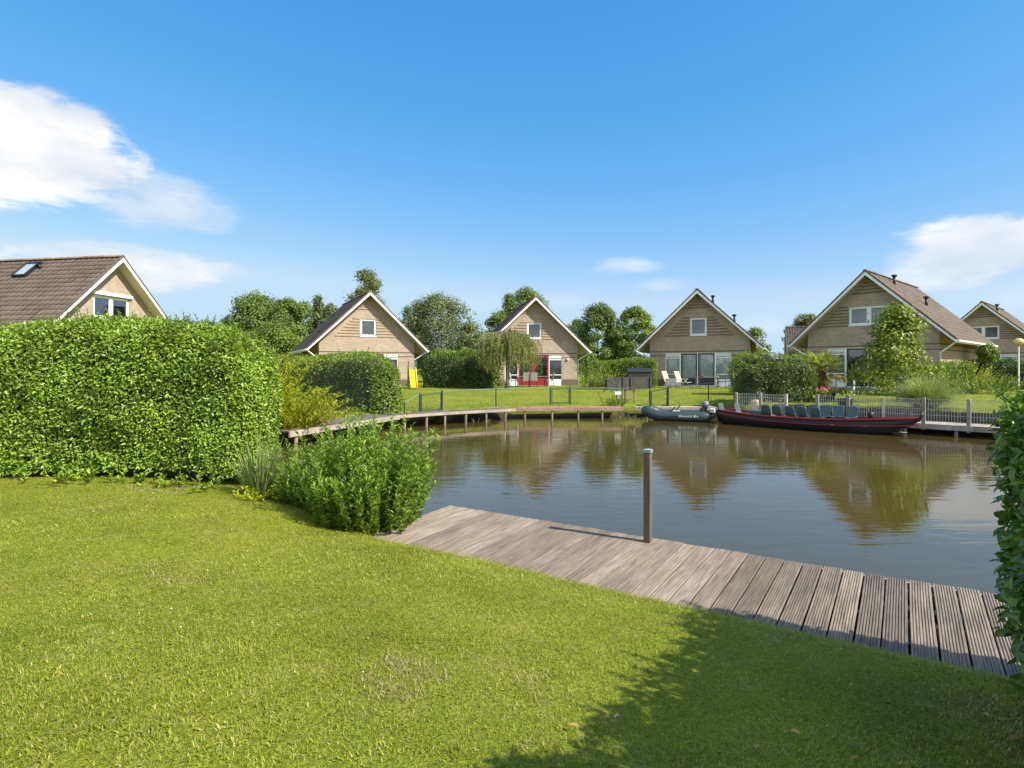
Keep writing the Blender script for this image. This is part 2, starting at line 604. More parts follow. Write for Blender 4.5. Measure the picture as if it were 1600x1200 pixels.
M_REED = leafmat('sword_leaf', [(0, (0.108, 0.156, 0.052)), (.7, (0.190, 0.247, 0.091)), (1, (0.406, 0.364, 0.156))], rough=.4, trans=.25, patch=.2)
M_GRASSB = leafmat('grass_blade', [(0, (0.174, 0.230, 0.015)), (.5, (0.279, 0.341, 0.021)), (.84, (0.388, 0.416, 0.042)), (.93, (0.505, 0.438, 0.139)), (1, (0.579, 0.480, 0.213))], rough=.5, trans=.35, tint=(1.15, 1.1, .6), patch=.55, pscale=1.3)
M_GRASSF = leafmat('bank_grass_blade', [(0, (0.094, 0.145, 0.015)), (.6, (0.172, 0.230, 0.025)), (1, (0.343, 0.320, 0.090))], rough=.55, trans=.3, patch=.5)
M_PINK = leafmat('pink_petal', [(0, (0.624, 0.100, 0.160)), (.7, (0.780, 0.220, 0.260)), (1, (0.832, 0.600, 0.600))], rough=.5, trans=.3, patch=.1)
M_CLOVER = plain('white_clover', (.75, .73, .66), .6)
M_DEADLEAF = leafmat('dead_leaf', [(0, (0.437, 0.250, 0.050)), (1, (0.572, 0.400, 0.140))], rough=.6, trans=.2, patch=.1)

M_TWIG = plain('twig', (.075, .055, .03), .9, var=.3)
M_BARK = woodmat('bark', (.06, .048, .035), (.14, .12, .09), .95, (4, 4, 1), 5.0)
M_PALEBARK = woodmat('pale_bark', (.16, .14, .10), (.32, .29, .22), .9, (4, 4, 1), 4.0)
M_PALMTRUNK = plain('palm_fibre', (.16, .085, .04), .95, var=.5, scale=18, bump=.8, bscale=30)
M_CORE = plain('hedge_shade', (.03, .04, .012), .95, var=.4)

M_BRICK = brickmat('yellow_brick', (.415, .312, .236), (.30, .222, .166), (.49, .435, .375))
M_BRICKD = plain('dark_brick', (.13, .095, .08), .9, var=.2, scale=12)
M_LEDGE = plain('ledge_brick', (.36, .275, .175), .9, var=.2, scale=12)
M_LEDGED = plain('dark_ledge_brick', (.17, .125, .085), .9, var=.2, scale=12)  # darker tone of the ledge brick
M_WHITE = plain('white_paint', (.80, .80, .78), .45, var=.04, scale=3)
M_SOFFIT = plain('soffit_paint', (.62, .56, .46), .6, var=.05, scale=3)
M_RED = plain('red_paint', (.27, .018, .026), .4, var=.08)
M_NAVY = plain('navy_paint', (.018, .02, .032), .35, var=.1)
M_BLACK = plain('black_plastic', (.014, .014, .016), .45, var=.2)
M_CURTAIN = plain('white_curtain', (.78, .79, .80), .85, var=.06, scale=2)
M_GREYC = plain('grey_curtain', (.30, .31, .34), .85, var=.1, scale=2)
M_BLIND = plain('blue_grey_blind', (.17, .18, .21), .7, var=.04)
M_GLASS = glassmat('window_glass', refl=.02)
M_STEEL = plain('galvanised_steel', (.55, .56, .55), .4, .75, var=.12)
M_GREENF = plain('green_steel', (.03, .062, .05), .5, var=.15)
M_GREENL = plain('pale_green_rail', (.19, .26, .23), .45, var=.1)
M_DARKF = plain('black_steel', (.022, .025, .028), .5, var=.2)
M_WIRE = plain('pale_wire', (.50, .50, .48), .5, .4, var=.1)
M_ORANGE = woodmat('varnished_wood', (.42, .20, .04), (.52, .28, .07), .4)
M_TILE = rooftile_mat('roof_tile', (.125, .093, .075), (.18, .135, .108), (.30, .19, .05), .45)
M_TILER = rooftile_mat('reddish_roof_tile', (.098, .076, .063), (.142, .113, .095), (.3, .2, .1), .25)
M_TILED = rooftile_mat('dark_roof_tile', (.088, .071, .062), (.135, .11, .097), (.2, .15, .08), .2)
M_RIDGE = rooftile_mat('ridge_tile_lichen', (.14, .10, .075), (.20, .145, .10), (.40, .24, .03), 1.0)

M_DECK = woodmat('deck_wood', (.118, .092, .068), (.305, .25, .195), .8, (14, 1, 14), 3.0, rnd=.28)
M_QUAY = woodmat('quay_wood', (.30, .25, .20), (.46, .40, .33), .85, (1, 8, 8), 3.0, rnd=.15)
M_QUAYD = woodmat('brown_quay_wood', (.26, .15, .11), (.36, .23, .17), .85, (1, 8, 8), 3.0, rnd=.15)
M_QUAYTOP = woodmat('quay_top_wood', (.11, .09, .07), (.20, .165, .13), .9, (1, 8, 8), 3.0, rnd=.2)
M_PILE = woodmat('pile_wood', (.19, .145, .10), (.32, .26, .19), .9, (6, 6, 1), 3.0)
M_GREYWOOD = woodmat('grey_wood', (.24, .21, .17), (.42, .385, .33), .85, (8, 8, 1), 3.0)
M_DARKWOOD = woodmat('dark_stained_wood', (.035, .032, .034), (.07, .062, .06), .8, (1, 8, 8), 3.0)
M_POSTW = woodmat('post_wood', (.085, .066, .045), (.155, .125, .09), .7, (10, 10, 1), 3.0)
M_POSTCAP = plain('post_cap', (.33, .36, .38), .4, .3, var=.1)
M_MUD = plain('mud', (.06, .05, .03), .95, var=.3)

M_HULL = plain('black_hull_paint', (.011, .010, .011), .5, var=.3)
M_REDTRIM = plain('red_boat_paint', (.36, .025, .03), .4, var=.15)
M_SEAT = plain('teal_seat_plastic', (.062, .10, .105), .4, var=.08)
M_BOATIN = plain('boat_inside_paint', (.30, .31, .28), .6, var=.15)
M_RUBBER = plain('green_inflatable', (.036, .058, .054), .42, var=.1)
M_RUBBERD = plain('dark_inflatable', (.03, .042, .042), .4, var=.15)
M_PALE = plain('pale_plastic', (.66, .66, .62), .5, var=.06)
M_BAG = plain('beige_sack', (.55, .44, .28), .8, var=.2, scale=8, bump=.5, bscale=10)
M_GREYP = plain('grey_plastic', (.17, .17, .20), .5, var=.1)
M_YELLOW = plain('yellow_plastic', (.80, .50, .01), .35, var=.03)
M_TEAL = plain('teal_plastic', (.02, .18, .16), .4, var=.05)
M_CREAM = plain('cream_textile', (.46, .40, .32), .8, var=.05)
M_GREYTEX = plain('grey_textile', (.30, .29, .27), .8, var=.08)
M_LAMP = plain('amber_globe', (.72, .52, .20), .25, var=.03)
M_POT = plain('dark_pot', (.035, .038, .05), .4, var=.1)
M_ASPHALT = plain('asphalt', (.06, .06, .06), .9, var=.15)

# ------------------------------------------------------------------ the ground, the pond, the water
WATER_Z = -0.22
C0 = np.array([-0.82, 7.70])            # the jetty's outer corner
DE = np.array([0.834, -0.552])          # along its water edge
DN = np.array([-0.552, -0.834])         # from the water edge towards the lawn


def W2(s, t):
    return C0 + s * DE + t * DN


POND = np.array([W2(7.5, .7), W2(0.2, .7), (-1.45, 6.95), (-2.3, 7.7), (-3.3, 9.2), (-4.5, 12.0), (-6.6, 14.6),
                 (-4.9, 20.5), (-.5, 23.9), (0.0, 25.0), (4.7, 25.1), (5.2, 25.9), (9.0, 25.9), (9.8, 23.7), (14.4, 18.5), (18.6, 13.8), (17.0, 6.0), (9.5, 0.5)])


def poly_sd(P, poly):
    """signed distance to a polygon: negative inside"""
    d = np.full(len(P), 1e9)
    ins = np.zeros(len(P), bool)
    n = len(poly)
    for i in range(n):
        a, b = poly[i], poly[(i + 1) % n]
        e = b - a
        w = P - a
        t = np.clip((w @ e) / (e @ e), 0, 1)
        d = np.minimum(d, np.linalg.norm(w - t[:, None] * e, axis=1))
        c = ((a[1] > P[:, 1]) != (b[1] > P[:, 1])) & (P[:, 0] < (b[0] - a[0]) * (P[:, 1] - a[1]) / (b[1] - a[1] + 1e-12) + a[0])
        ins ^= c
    return np.where(ins, -d, d)


def sstep(x, a, b):
    t = np.clip((x - a) / (b - a), 0, 1)
    return t * t * (3 - 2 * t)


def land(P):
    """height of the land at points (n,2)"""
    x, y = P[:, 0], P[:, 1]
    sd = poly_sd(P, POND)
    s = (P - C0) @ DE
    t = (P - C0) @ DN
    near_deck = np.interp(t, [0, .7, 1.28, 1.40, 1.62, 2.2, 4.2], [-.5, -.35, -.26, -.10, -.005, .08, .27])
    near_bank = np.interp(sd, [0, .3, 1.0, 2.5], [-.24, 0.0, .16, .28])
    k = sstep(s, -1.1, -.15)
    near = near_bank * (1 - k) + near_deck * k
    lift = .24 + .18 * sstep(x, 8.0, 10.0)
    far = np.interp(sd, [0, .25, 1.0], [-.24, .1, 0]) * 0 + np.where(sd < .6, -.24 + sd / .6 * (lift + .24), lift) + (.66 - lift) * sstep(sd, .8, 14)
    w = sstep(y, 9.5, 14.0)
    h = near * (1 - w) + far * w
    big = np.hypot(x, y - 20)
    h = h + (.45 - h) * sstep(big, 70, 160)
    h = h + .012 * lump(np.stack([x, y, 0 * x], 1), 1.3, 5) * sstep(sd, .5, 2)
    bed = np.maximum(-1.25, -.24 + sd * .9)
    return np.where(sd < 0, bed, h)


def lz(x, y):
    return float(land(np.array([[x, y]], float))[0])


def axis(fine, mid, far):
    a = list(np.arange(fine[0], fine[1], fine[2]))
    a += list(np.arange(mid[0], fine[0], mid[2])) + list(np.arange(fine[1], mid[1], mid[2]))
    q = mid[2]
    x = mid[1]
    while x < far:
        a.append(x)
        q *= 1.35
        x += q
    a.append(far)
    q = mid[2]
    x = mid[0]
    while x > -far:
        a.append(x)
        q *= 1.35
        x -= q
    a.append(-far)
    return np.unique(np.round(a, 4))


def ground_material():
    m, t = newmat('lawn_ground')
    g = t.n('ShaderNodeNewGeometry')
    p = g.outputs['Position']
    z = t.n('ShaderNodeSeparateXYZ', i_0=p).outputs[2]
    n = t.noise(p, .45, 6, 0.6)
    n2 = t.noise(p, 3.2, 6, 0.68)
    n3 = t.noise(p, 34, 3, 0.7)
    c = t.ramp(n, [(0.30, (.13, .175, .012)), (0.55, (.205, .245, .018)), (0.72, (.27, .28, .034))])
    c = t.mix(t.ramp(n2, [(0.52, 0.0), (0.72, .6)]), c, (.33, .28, .11))
    c = t.mix(1.0, c, t.ramp(n3, [(0.28, .6), (0.7, 1.25)]), 'MULTIPLY')
    c = t.mix(1.0, c, t.ramp(t.noise(p, 150, 2, 0.6), [(0.3, .7), (0.7, 1.25)]), 'MULTIPLY')
    mud = t.n('ShaderNodeMapRange', interpolation_type='SMOOTHSTEP', i_0=z, i_1=-.07, i_2=-.2, i_3=0., i_4=1.)
    at = t.n('ShaderNodeAttribute', attribute_name='bank')
    c = t.mix(t.math('MAXIMUM', mud.outputs[0], at.outputs['Fac']), c, (.042, .036, .022))
    bp = t.n('ShaderNodeBump', i_Strength=0.9, i_Distance=0.04, i_Height=t.math('ADD', n3, t.math('MULTIPLY', n2, .6)))
    b = t.n('ShaderNodeBsdfPrincipled', i_Base_Color=c, i_Roughness=.95, i_Normal=bp.outputs[0])
    b.inputs['Specular IOR Level'].default_value = .15
    t.n('ShaderNodeOutputMaterial', i_Surface=b)
    return m


def water_material():
    m, t = newmat('pond_water')
    g = t.n('ShaderNodeNewGeometry')
    p = g.outputs['Position']
    # small wind ripples, drawn out across the breeze; calmer and livelier patches
    v1 = t.mapping(p, (.42, 1.7, 1), rot=(0, 0, R(-8)))
    v2 = t.mapping(p, (1.3, 3.6, 1), rot=(0, 0, R(14)))
    n1 = t.noise(v1, 2.3, 3, 0.5, 0.5)
    n2 = t.noise(v2, 2.6, 3, 0.55, 0.3)
    n3 = t.noise(p, .16, 3, 0.5)
    calm = t.ramp(n3, [(0.36, 0.35), (0.64, 1.0)])
    h = t.math('ADD', t.math('MULTIPLY', n1, 1.0), t.math('MULTIPLY', n2, .16))
    bp = t.n('ShaderNodeBump', i_Strength=1.0, i_Distance=0.0066, i_Height=t.math('MULTIPLY', h, calm))
    b = t.n('ShaderNodeBsdfPrincipled', i_Base_Color=(.062, .047, .013), i_Roughness=.025, i_IOR=1.333, i_Normal=bp.outputs[0])
    t.n('ShaderNodeOutputMaterial', i_Surface=b)
    return m


M_GROUND = ground_material()
M_WATER = water_material()


def build_ground():
    ax = axis((-9.5, 6.0, .14), (-40, 40, .6), 1800)
    ay = axis((0.4, 10.5, .14), (-20, 62, .5), 1800)
    X, Y = np.meshgrid(ax, ay)
    P = np.stack([X.ravel(), Y.ravel()], 1)
    Z = land(P)
    v = np.concatenate([P, Z[:, None]], 1)
    nx, ny = len(ax), len(ay)
    i = np.arange(nx * ny).reshape(ny, nx)
    f = np.stack([i[:-1, :-1].ravel(), i[:-1, 1:].ravel(), i[1:, 1:].ravel(), i[1:, :-1].ravel()], 1)
    o = link('ground', np_mesh('ground', v, f, M_GROUND, True))
    sd = poly_sd(P, POND)
    bk = (1 - sstep(sd, .25, .6)) * sstep(P[:, 1], 11, 13)  # far bank coloured dark mud, standing in for the shade under the quays
    a = o.data.attributes.new('bank', 'FLOAT', 'POINT')
    a.data.foreach_set('value', bk.astype(np.float32))
    tag(o, 'lawns and gardens round the pond, green grass with dry patches', None, None, 'structure')
    # the water: one sheet a little larger than the pond's outline, under the banks' edge
    poly = POND.copy()
    c = poly.mean(0)
    m = MB()
    big = [(p[0] + (p[0] - c[0]) * .05, p[1] + (p[1] - c[1]) * .05, WATER_Z) for p in poly]
    m.add(big, [tuple(range(len(big) - 1, -1, -1))])
    me = m.mesh('pond_water', M_WATER)
    if me.polygons[0].normal.z < 0:
        me.flip_normals()
    tag(link('pond_water', me), 'murky green-brown pond water with wind ripples', None, None, 'structure')


build_ground()

# ------------------------------------------------------------------ instanced grass


def instancer(name, pts, rot, scl, pieces, parent=None, **tags):
    """points that each carry one of the given pieces (geometry nodes, instances)"""
    me = bpy.data.meshes.new(name)
    me.vertices.add(len(pts))
    me.vertices.foreach_set('co', np.ascontiguousarray(pts, np.float32).ravel())
    a = me.attributes.new('rot', 'FLOAT_VECTOR', 'POINT')
    a.data.foreach_set('vector', np.ascontiguousarray(rot, np.float32).ravel())
    a = me.attributes.new('scl', 'FLOAT', 'POINT')
    a.data.foreach_set('value', np.ascontiguousarray(scl, np.float32))
    me.update()
    o = link(name, me, parent)
    c = bpy.data.collections.new(name + '_pieces')
    for p in pieces:
        c.objects.link(p)
    ng = bpy.data.node_groups.new(name, 'GeometryNodeTree')
    ng.interface.new_socket('Geometry', in_out='INPUT', socket_type='NodeSocketGeometry')
    ng.interface.new_socket('Geometry', in_out='OUTPUT', socket_type='NodeSocketGeometry')
    N, L = ng.nodes, ng.links
    gi, go = N.new('NodeGroupInput'), N.new('NodeGroupOutput')
    ci = N.new('GeometryNodeCollectionInfo')
    ci.inputs['Collection'].default_value = c
    ci.inputs['Separate Children'].default_value = True
    ci.inputs['Reset Children'].default_value = True
    iop = N.new('GeometryNodeInstanceOnPoints')
    iop.inputs['Pick Instance'].default_value = True
    r = N.new('GeometryNodeInputNamedAttribute')
    r.data_type = 'FLOAT_VECTOR'
    r.inputs['Name'].default_value = 'rot'
    s = N.new('GeometryNodeInputNamedAttribute')
    s.data_type = 'FLOAT'
    s.inputs['Name'].default_value = 'scl'
    L.new(gi.outputs[0], iop.inputs['Points'])
    L.new(ci.outputs[0], iop.inputs['Instance'])
    e2r = N.new('FunctionNodeEulerToRotation')
    L.new(r.outputs[0], e2r.inputs[0])
    L.new(e2r.outputs[0], iop.inputs['Rotation'])
    L.new(s.outputs[0], iop.inputs['Scale'])
    L.new(iop.outputs[0], go.inputs[0])
    md = o.modifiers.new('grass', 'NODES')
    md.node_group = ng
    return tag(o, **tags)


def tuft(name, mat, n, spread, h, w, lean=.5, droop=.35, seg=3):
    P = np.stack([rng.normal(0, spread, n), rng.normal(0, spread, n), np.full(n, -.004)], 1)
    D = np.stack([rng.normal(0, lean, n), rng.normal(0, lean, n), np.ones(n)], 1)
    v, f = blades(P, D, rng.uniform(.5, 1.15, n) * h, rng.uniform(.7, 1.3, n) * w, rng.uniform(.05, droop, n), seg)
    return bpy.data.objects.new(name, np_mesh(name, v, f, mat))


def ground_points(n, xr, yr, keep):
    P = np.stack([rng.uniform(*xr, n), rng.uniform(*yr, n)], 1)
    P = P[keep(P)]
    return np.concatenate([P, land(P)[:, None]], 1)


def in_view(P, m=.35):
    return (np.abs(P[:, 0]) < P[:, 1] * (800 / FPX) + m)


def near_lawn(P):
    s = (P - C0) @ DE
    t = (P - C0) @ DN
    edge = 1.40 + .06 * np.sin(s * 2.3) + .05 * np.sin(s * 5.1 + 1)
    sd = poly_sd(P, POND)
    ok = in_view(P) & ((t > edge) | ((s < -.1) & (sd > .35)))
    ok &= ~((P[:, 1] > 8.15) & (P[:, 0] < -3.4))
    # denser where the camera is near
    dist = np.hypot(P[:, 0], P[:, 1])
    ok &= rng.uniform(0, 1, len(P)) < np.clip(4.2 / dist, .25, 1) ** 1.1
    return ok


tufts = [tuft('grass_tuft', M_GRASSB, 30, .032, .024, .0028, .9, .45) for _ in range(4)] + [tuft('grass_tuft', M_GRASSB, 20, .026, .032, .0032, .8, .5) for _ in range(2)] \
    + [tuft('grass_tuft', M_GRASSB, 16, .030, .026, .0075, 1.2, .4, 2)]
Pg = ground_points(150000, (-9, 5), (2.2, 9.2), near_lawn)
lp = lump(Pg, 1.7, 9)
instancer('lawn_grass', Pg, np.stack([rng.normal(0, .12, len(Pg)), rng.normal(0, .12, len(Pg)), rng.uniform(0, 6.28, len(Pg))], 1),
          rng.uniform(.6, 1.25, len(Pg)) * (1 + .26 * lp), tufts, label='short mown lawn grass sloping to the jetty', kind='stuff')


def far_lawn(P):
    sd = poly_sd(P, POND)
    ok = in_view(P, 1) & (sd > .75)
    d = P[:, 1]
    return ok & (rng.uniform(0, 1, len(P)) < np.clip(22 / d, .2, 1) ** 2)


far_t = [tuft('far_grass_tuft', M_GRASSB, 9, .09, .07, .012, .7, .4, 2) for _ in range(3)]
Pf = ground_points(60000, (-22, 30), (14, 40), far_lawn)
instancer('garden_grass', Pf, np.stack([rng.normal(0, .1, len(Pf)), rng.normal(0, .1, len(Pf)), rng.uniform(0, 6.28, len(Pf))], 1),
          rng.uniform(.6, 1.2, len(Pf)), far_t, label='mown grass of the gardens across the water', kind='stuff')


def bank(P):
    sd = poly_sd(P, POND)
    k = rng.uniform(0, 1, len(P))
    return in_view(P, .5) & (sd > .1) & (sd < 2.6) & (k < (1 - sd / 2.8) * (.25 + .75 * (lump(np.stack([P[:, 0], P[:, 1], 0 * P[:, 0]], 1), .9, 3) > -.1))) & (P[:, 1] > 12)


bank_t = [tuft('bank_tuft', M_GRASSF, 16, .07, .22, .012, .5, .5, 3) for _ in range(3)]
Pb = ground_points(6500, (-8, 17), (12, 28), bank)
instancer('bank_grass', Pb, np.stack([rng.normal(0, .15, len(Pb)), rng.normal(0, .15, len(Pb)), rng.uniform(0, 6.28, len(Pb))], 1),
          rng.uniform(.4, 1.1, len(Pb)), bank_t, label='long tufty grass along the far bank', kind='stuff')


def dry_patch(P):
    q = lump(np.stack([P[:, 0], P[:, 1], 0 * P[:, 0]], 1), 2.6, 41)
    w = lump(np.stack([P[:, 0], P[:, 1], 0 * P[:, 0]], 1), .9, 12)
    return near_lawn(P) & (q + .5 * w + rng.normal(0, .16, len(P)) > .62)


M_STRAW = leafmat('straw_blade', [(0, (.20, .17, .07)), (.5, (.36, .30, .13)), (1, (.52, .44, .24))], rough=.6, trans=.2, tint=(1, 1, .8), patch=.3)
dry_t = [tuft('straw_tuft', M_STRAW, 18, .034, .036, .0034, 1.3, .4, 2) for _ in range(3)]
Pd = ground_points(60000, (-9, 5), (2.2, 9.2), dry_patch)
instancer('dry_grass', Pd, np.stack([rng.normal(0, .2, len(Pd)), rng.normal(0, .2, len(Pd)), rng.uniform(0, 6.28, len(Pd))], 1), rng.uniform(.7, 1.25, len(Pd)), dry_t,
          label='patches of dry straw coloured grass in the lawn', kind='stuff')

# clover and leaves on the lawn
Pc = ground_points(260, (-8, 4.5), (2.4, 7.8), near_lawn)
cl = []
for p in Pc[:14]:
    m = MB().lathe([(.0015, 0), (.004, .003), (.005, .006), (.002, .009)], 6, (p[0], p[1], p[2] + .028))
    cl.append((np.array(m.v), np.array([f for f in m.f if len(f) == 4])))
v, f = cat(cl)
tag(link('clover_flowers', np_mesh('clover_flowers', v, f, M_CLOVER)), 'tiny white clover heads sprinkled over the lawn', None, None, 'stuff')


def fallen(x, y, L, rz, mat, label):
    p = px(x, y, .2)
    for _ in range(4):
        p = px(x, y, lz(p.x, p.y) + .035)
    v, f = leaf_verts(np.array([[0, 0, 0.]]), np.array([[1, 0, .05]]), np.array([[0, .15, 1.]]), L, L * .45, .35, .2)
    o = link('fallen_leaf', np_mesh('fallen_leaf', v, f, mat))
    o.location = p
    o.rotation_euler = (0, 0, rz)
    tag(o, label, 'leaf', 'leaves fallen on the lawn')


fallen(1577, 1157, .10, .4, M_DEADLEAF, 'large yellow leaf lying on the shaded grass below the right hedge')
for (x, y, rz) in ((960, 1122, 1.0), (1250, 1147, 2.1), (1330, 1185, .3), (1545, 1120, 1.4), (1180, 1170, .9), (905, 1135, 2.6)):
    fallen(x, y, .05, rz, M_DEADLEAF, 'small pale dry leaf lying in the shaded part of the lawn')
for (x, y, rz) in ((1458, 1008, .5), (1506, 1022, 2.2)):
    fallen(x, y, .055, rz, M_CLOVER if x < 1480 else M_DEADLEAF, 'white petal-like scrap at the edge of the jetty' if x < 1480 else 'curled dry leaf at the edge of the ribbed jetty')

# ------------------------------------------------------------------ the jetty in the foreground
TILT = R(2.6)
deck_ang = math.atan2(DE[1], DE[0])
deck = empty('wooden_jetty', (C0[0], C0[1], 0), deck_ang, 'weathered grey jetty of ribbed planks along the near lawn', 'jetty')
# local frame: x along the water edge, y towards the water; the planks run along -y


def plank_mesh(k, groove):
    w, L, th = .145, 1.78, .028
    nr = 8
    prof = [(-w / 2, -th), (-w / 2, -.003)]
    pit = w / nr
    for i in range(nr):
        x = -w / 2 + pit * i
        prof += [(x + pit * .16, 0), (x + pit * .62, 0), (x + pit * .74, -groove), (x + pit * .98, -groove)]
    prof = prof[:-2] + [(w / 2 - .002, 0), (w / 2, -.003), (w / 2, -th)]
    vs, fs = [], []
    n = len(prof)
    seg = 3
    for j in range(seg + 1):
        y = -L * j / seg
        for (x, z) in prof:
            vs.append((x + .002 * math.sin(j * 2.1 + k), y, z + .0015 * math.sin(j * 1.7 + k * 2)))
    for j in range(seg):
        for i in range(n):
            i2 = (i + 1) % n
            fs.append((j * n + i, j * n + i2, (j + 1) * n + i2, (j + 1) * n + i))
    fs.append(tuple(range(n)))
    fs.append(tuple(range((seg + 1) * n - 1, seg * n - 1, -1)))
    m = MB()
    m.add(vs, fs)
    me = m.mesh('plank', M_DECK)
    if me.polygons[0].normal.z > 0:
        me.flip_normals()
    return me


pl_deep = [plank_mesh(k, .0065) for k in range(3)]
pl_worn = [plank_mesh(k, .0034) for k in range(3)]
s = .09
i = 0
while s < 6.6:
    k = min(1, max(0, (s - 1.5) / 2.6))
    pool = pl_deep if random.random() < k + .05 else pl_worn
    o = link('plank', pool[i % 3], deck)
    o.location = (s, random.uniform(-.012, .006), random.uniform(-.002, .002))
    o.rotation_euler = (TILT, 0, random.gauss(0, .0018))
    s += .145 + .0075 + .0065 * k * random.uniform(.8, 1.25)
    i += 1
m = MB()
for (y0, z0) in ((-.16, -.055), (-.78, -.085), (-1.45, -.115)):
    m = MB()
    m.box(.0, 6.6, y0 - .035, y0 + .035, z0 - .10, z0 + .012)
    m.build('joist', M_QUAY, deck)
for sx in (.15, 1.6, 3.1, 4.6, 6.0):
    MB().tube([(sx, -.16, -1.25), (sx, -.16, -.13)], .055, 10).build('pile', M_POSTW, deck)
MB().box(.0, 6.6, .0, .026, -.17, -.03).build('edge_board', M_GREYWOOD, deck)

mp = px(1012, 845, 0)
ms = empty('mooring_post', (mp.x, mp.y, -.006), deck_ang + R(2), 'slim brown square post standing on the edge of the near jetty', 'post')
MB().box(-.035, .035, -.035, .035, 0, .925).build('shaft', M_POSTW, ms, bevel=.004)
m = MB()
m.box(-.043, .043, -.043, .043, .918, .948)
m.add([(-.043, -.043, .948), (.043, -.043, .948), (.043, .043, .948), (-.043, .043, .948), (0, 0, .962)], [(0, 1, 4), (1, 2, 4), (2, 3, 4), (3, 0, 4)])
m.build('post_cap', M_POSTCAP, ms)
for (x, y) in ((1083, 850), (935, 840), (1255, 905), (1365, 940)):
    pass

# ------------------------------------------------------------------ houses
HW, OVER, EAVE, RIDGE = 3.4, .87, 2.70, 6.80
SLOPE = (RIDGE - EAVE) / (HW + OVER)
VERGE = .62                                 # how far the roof stands out in front of the gable


def zroof(x):
    return RIDGE - abs(x) * SLOPE


def wall_with_holes(m, holes, y, depth):
    """front wall under the gable, x-z plane at y, with rectangular openings and their reveals"""
    top = lambda x: zroof(x) - .16
    xs = sorted({-HW, HW, 0.0} | {h[0] for h in holes} | {h[1] for h in holes})
    for a, b in zip(xs[:-1], xs[1:]):
        mid = (a + b) / 2
        cuts = sorted([(h[2], h[3]) for h in holes if h[0] <= mid <= h[1]])
        z = 0.0
        for (c0, c1) in cuts:
            if c0 > z + 1e-4:
                m.add([(a, y, z), (b, y, z), (b, y, c0), (a, y, c0)], [(0, 1, 2, 3)])
            z = c1
        m.add([(a, y, z), (b, y, z), (b, y, top(b)), (a, y, top(a))], [(0, 1, 2, 3)])
    for (x0, x1, z0, z1) in holes:
        y1 = y + depth
        m.add([(x0, y, z0), (x0, y1, z0), (x0, y1, z1), (x0, y, z1)], [(0, 3, 2, 1)])
        m.add([(x1, y, z0), (x1, y1, z0), (x1, y1, z1), (x1, y, z1)], [(0, 1, 2, 3)])
        m.add([(x0, y, z1), (x1, y, z1), (x1, y1, z1), (x0, y1, z1)], [(0, 3, 2, 1)])
        m.add([(x0, y, z0), (x1, y, z0), (x1, y1, z0), (x0, y1, z0)], [(0, 1, 2, 3)])


def frame_mb(x0, x1, z0, z1, y0, y1, w=.055, bottom=None):
    m = MB()
    bw = bottom or w
    m.box(x0, x0 + w, y0, y1, z0, z1)
    m.box(x1 - w, x1, y0, y1, z0, z1)
    m.box(x0 + w, x1 - w, y0, y1, z1 - w, z1)
    m.box(x0 + w, x1 - w, y0, y1, z0, z0 + bw)
    return m


def curtain_mb(x0, x1, z0, z1, y, fold=.10, amp=.022):
    n = max(6, int((x1 - x0) / fold * 6))
    vs, fs = [], []
    for i in range(n + 1):
        x = x0 + (x1 - x0) * i / n
        yy = y + amp * math.sin(i / 6 * 2 * math.pi) + amp * .4 * math.sin(i * .37)
        vs += [(x, yy, z0), (x, yy, z1)]
    for i in range(n):
        fs.append((2 * i, 2 * i + 2, 2 * i + 3, 2 * i + 1))
    return MB().add(vs, fs)


def pane(x0, x1, z0, z1, y, parent):
    return MB().box(x0, x1, y, y + .012, z0, z1).build('pane', M_GLASS, parent)


def window_plain(h, x0, x1, z0, z1, inside=None, w=.07, mull=(), sill=True, cur_drop=0.0):
    """a framed window in its opening; inside: the material of blind or curtain behind the glass"""
    m = frame_mb(x0, x1, z0, z1, .05, .12, w)
    for xm in mull:
        m.box(xm - w, xm + w, .045, .115, z0 + w, z1 - w)
    o = m.build('window', M_WHITE, h)
    edges = [x0 + w] + [q for xm in mull for q in (xm - w, xm + w)] + [x1 - w]
    for a, b in zip(edges[::2], edges[1::2]):
        f = frame_mb(a + .002, b - .002, z0 + w + .002, z1 - w - .002, .06, .11, .045)
        f.build('sash', M_WHITE, o)
        pane(a + .045, b - .045, z0 + w + .045, z1 - w - .045, .085, o)
        if inside is not None:
            if inside in (M_BLIND,):
                MB().box(a, b, .16, .17, z0 + w + cur_drop, z1 - w - .1).build('blind', inside, o)
            else:
                curtain_mb(a, b, z0 + .05, z1 - .05, .2).build('curtain', inside, o)
    if sill:
        MB().box(x0 - .04, x1 + .04, -.04, .06, z0 - .045, z0 - .002).build('sill', M_WHITE, o)
    return o


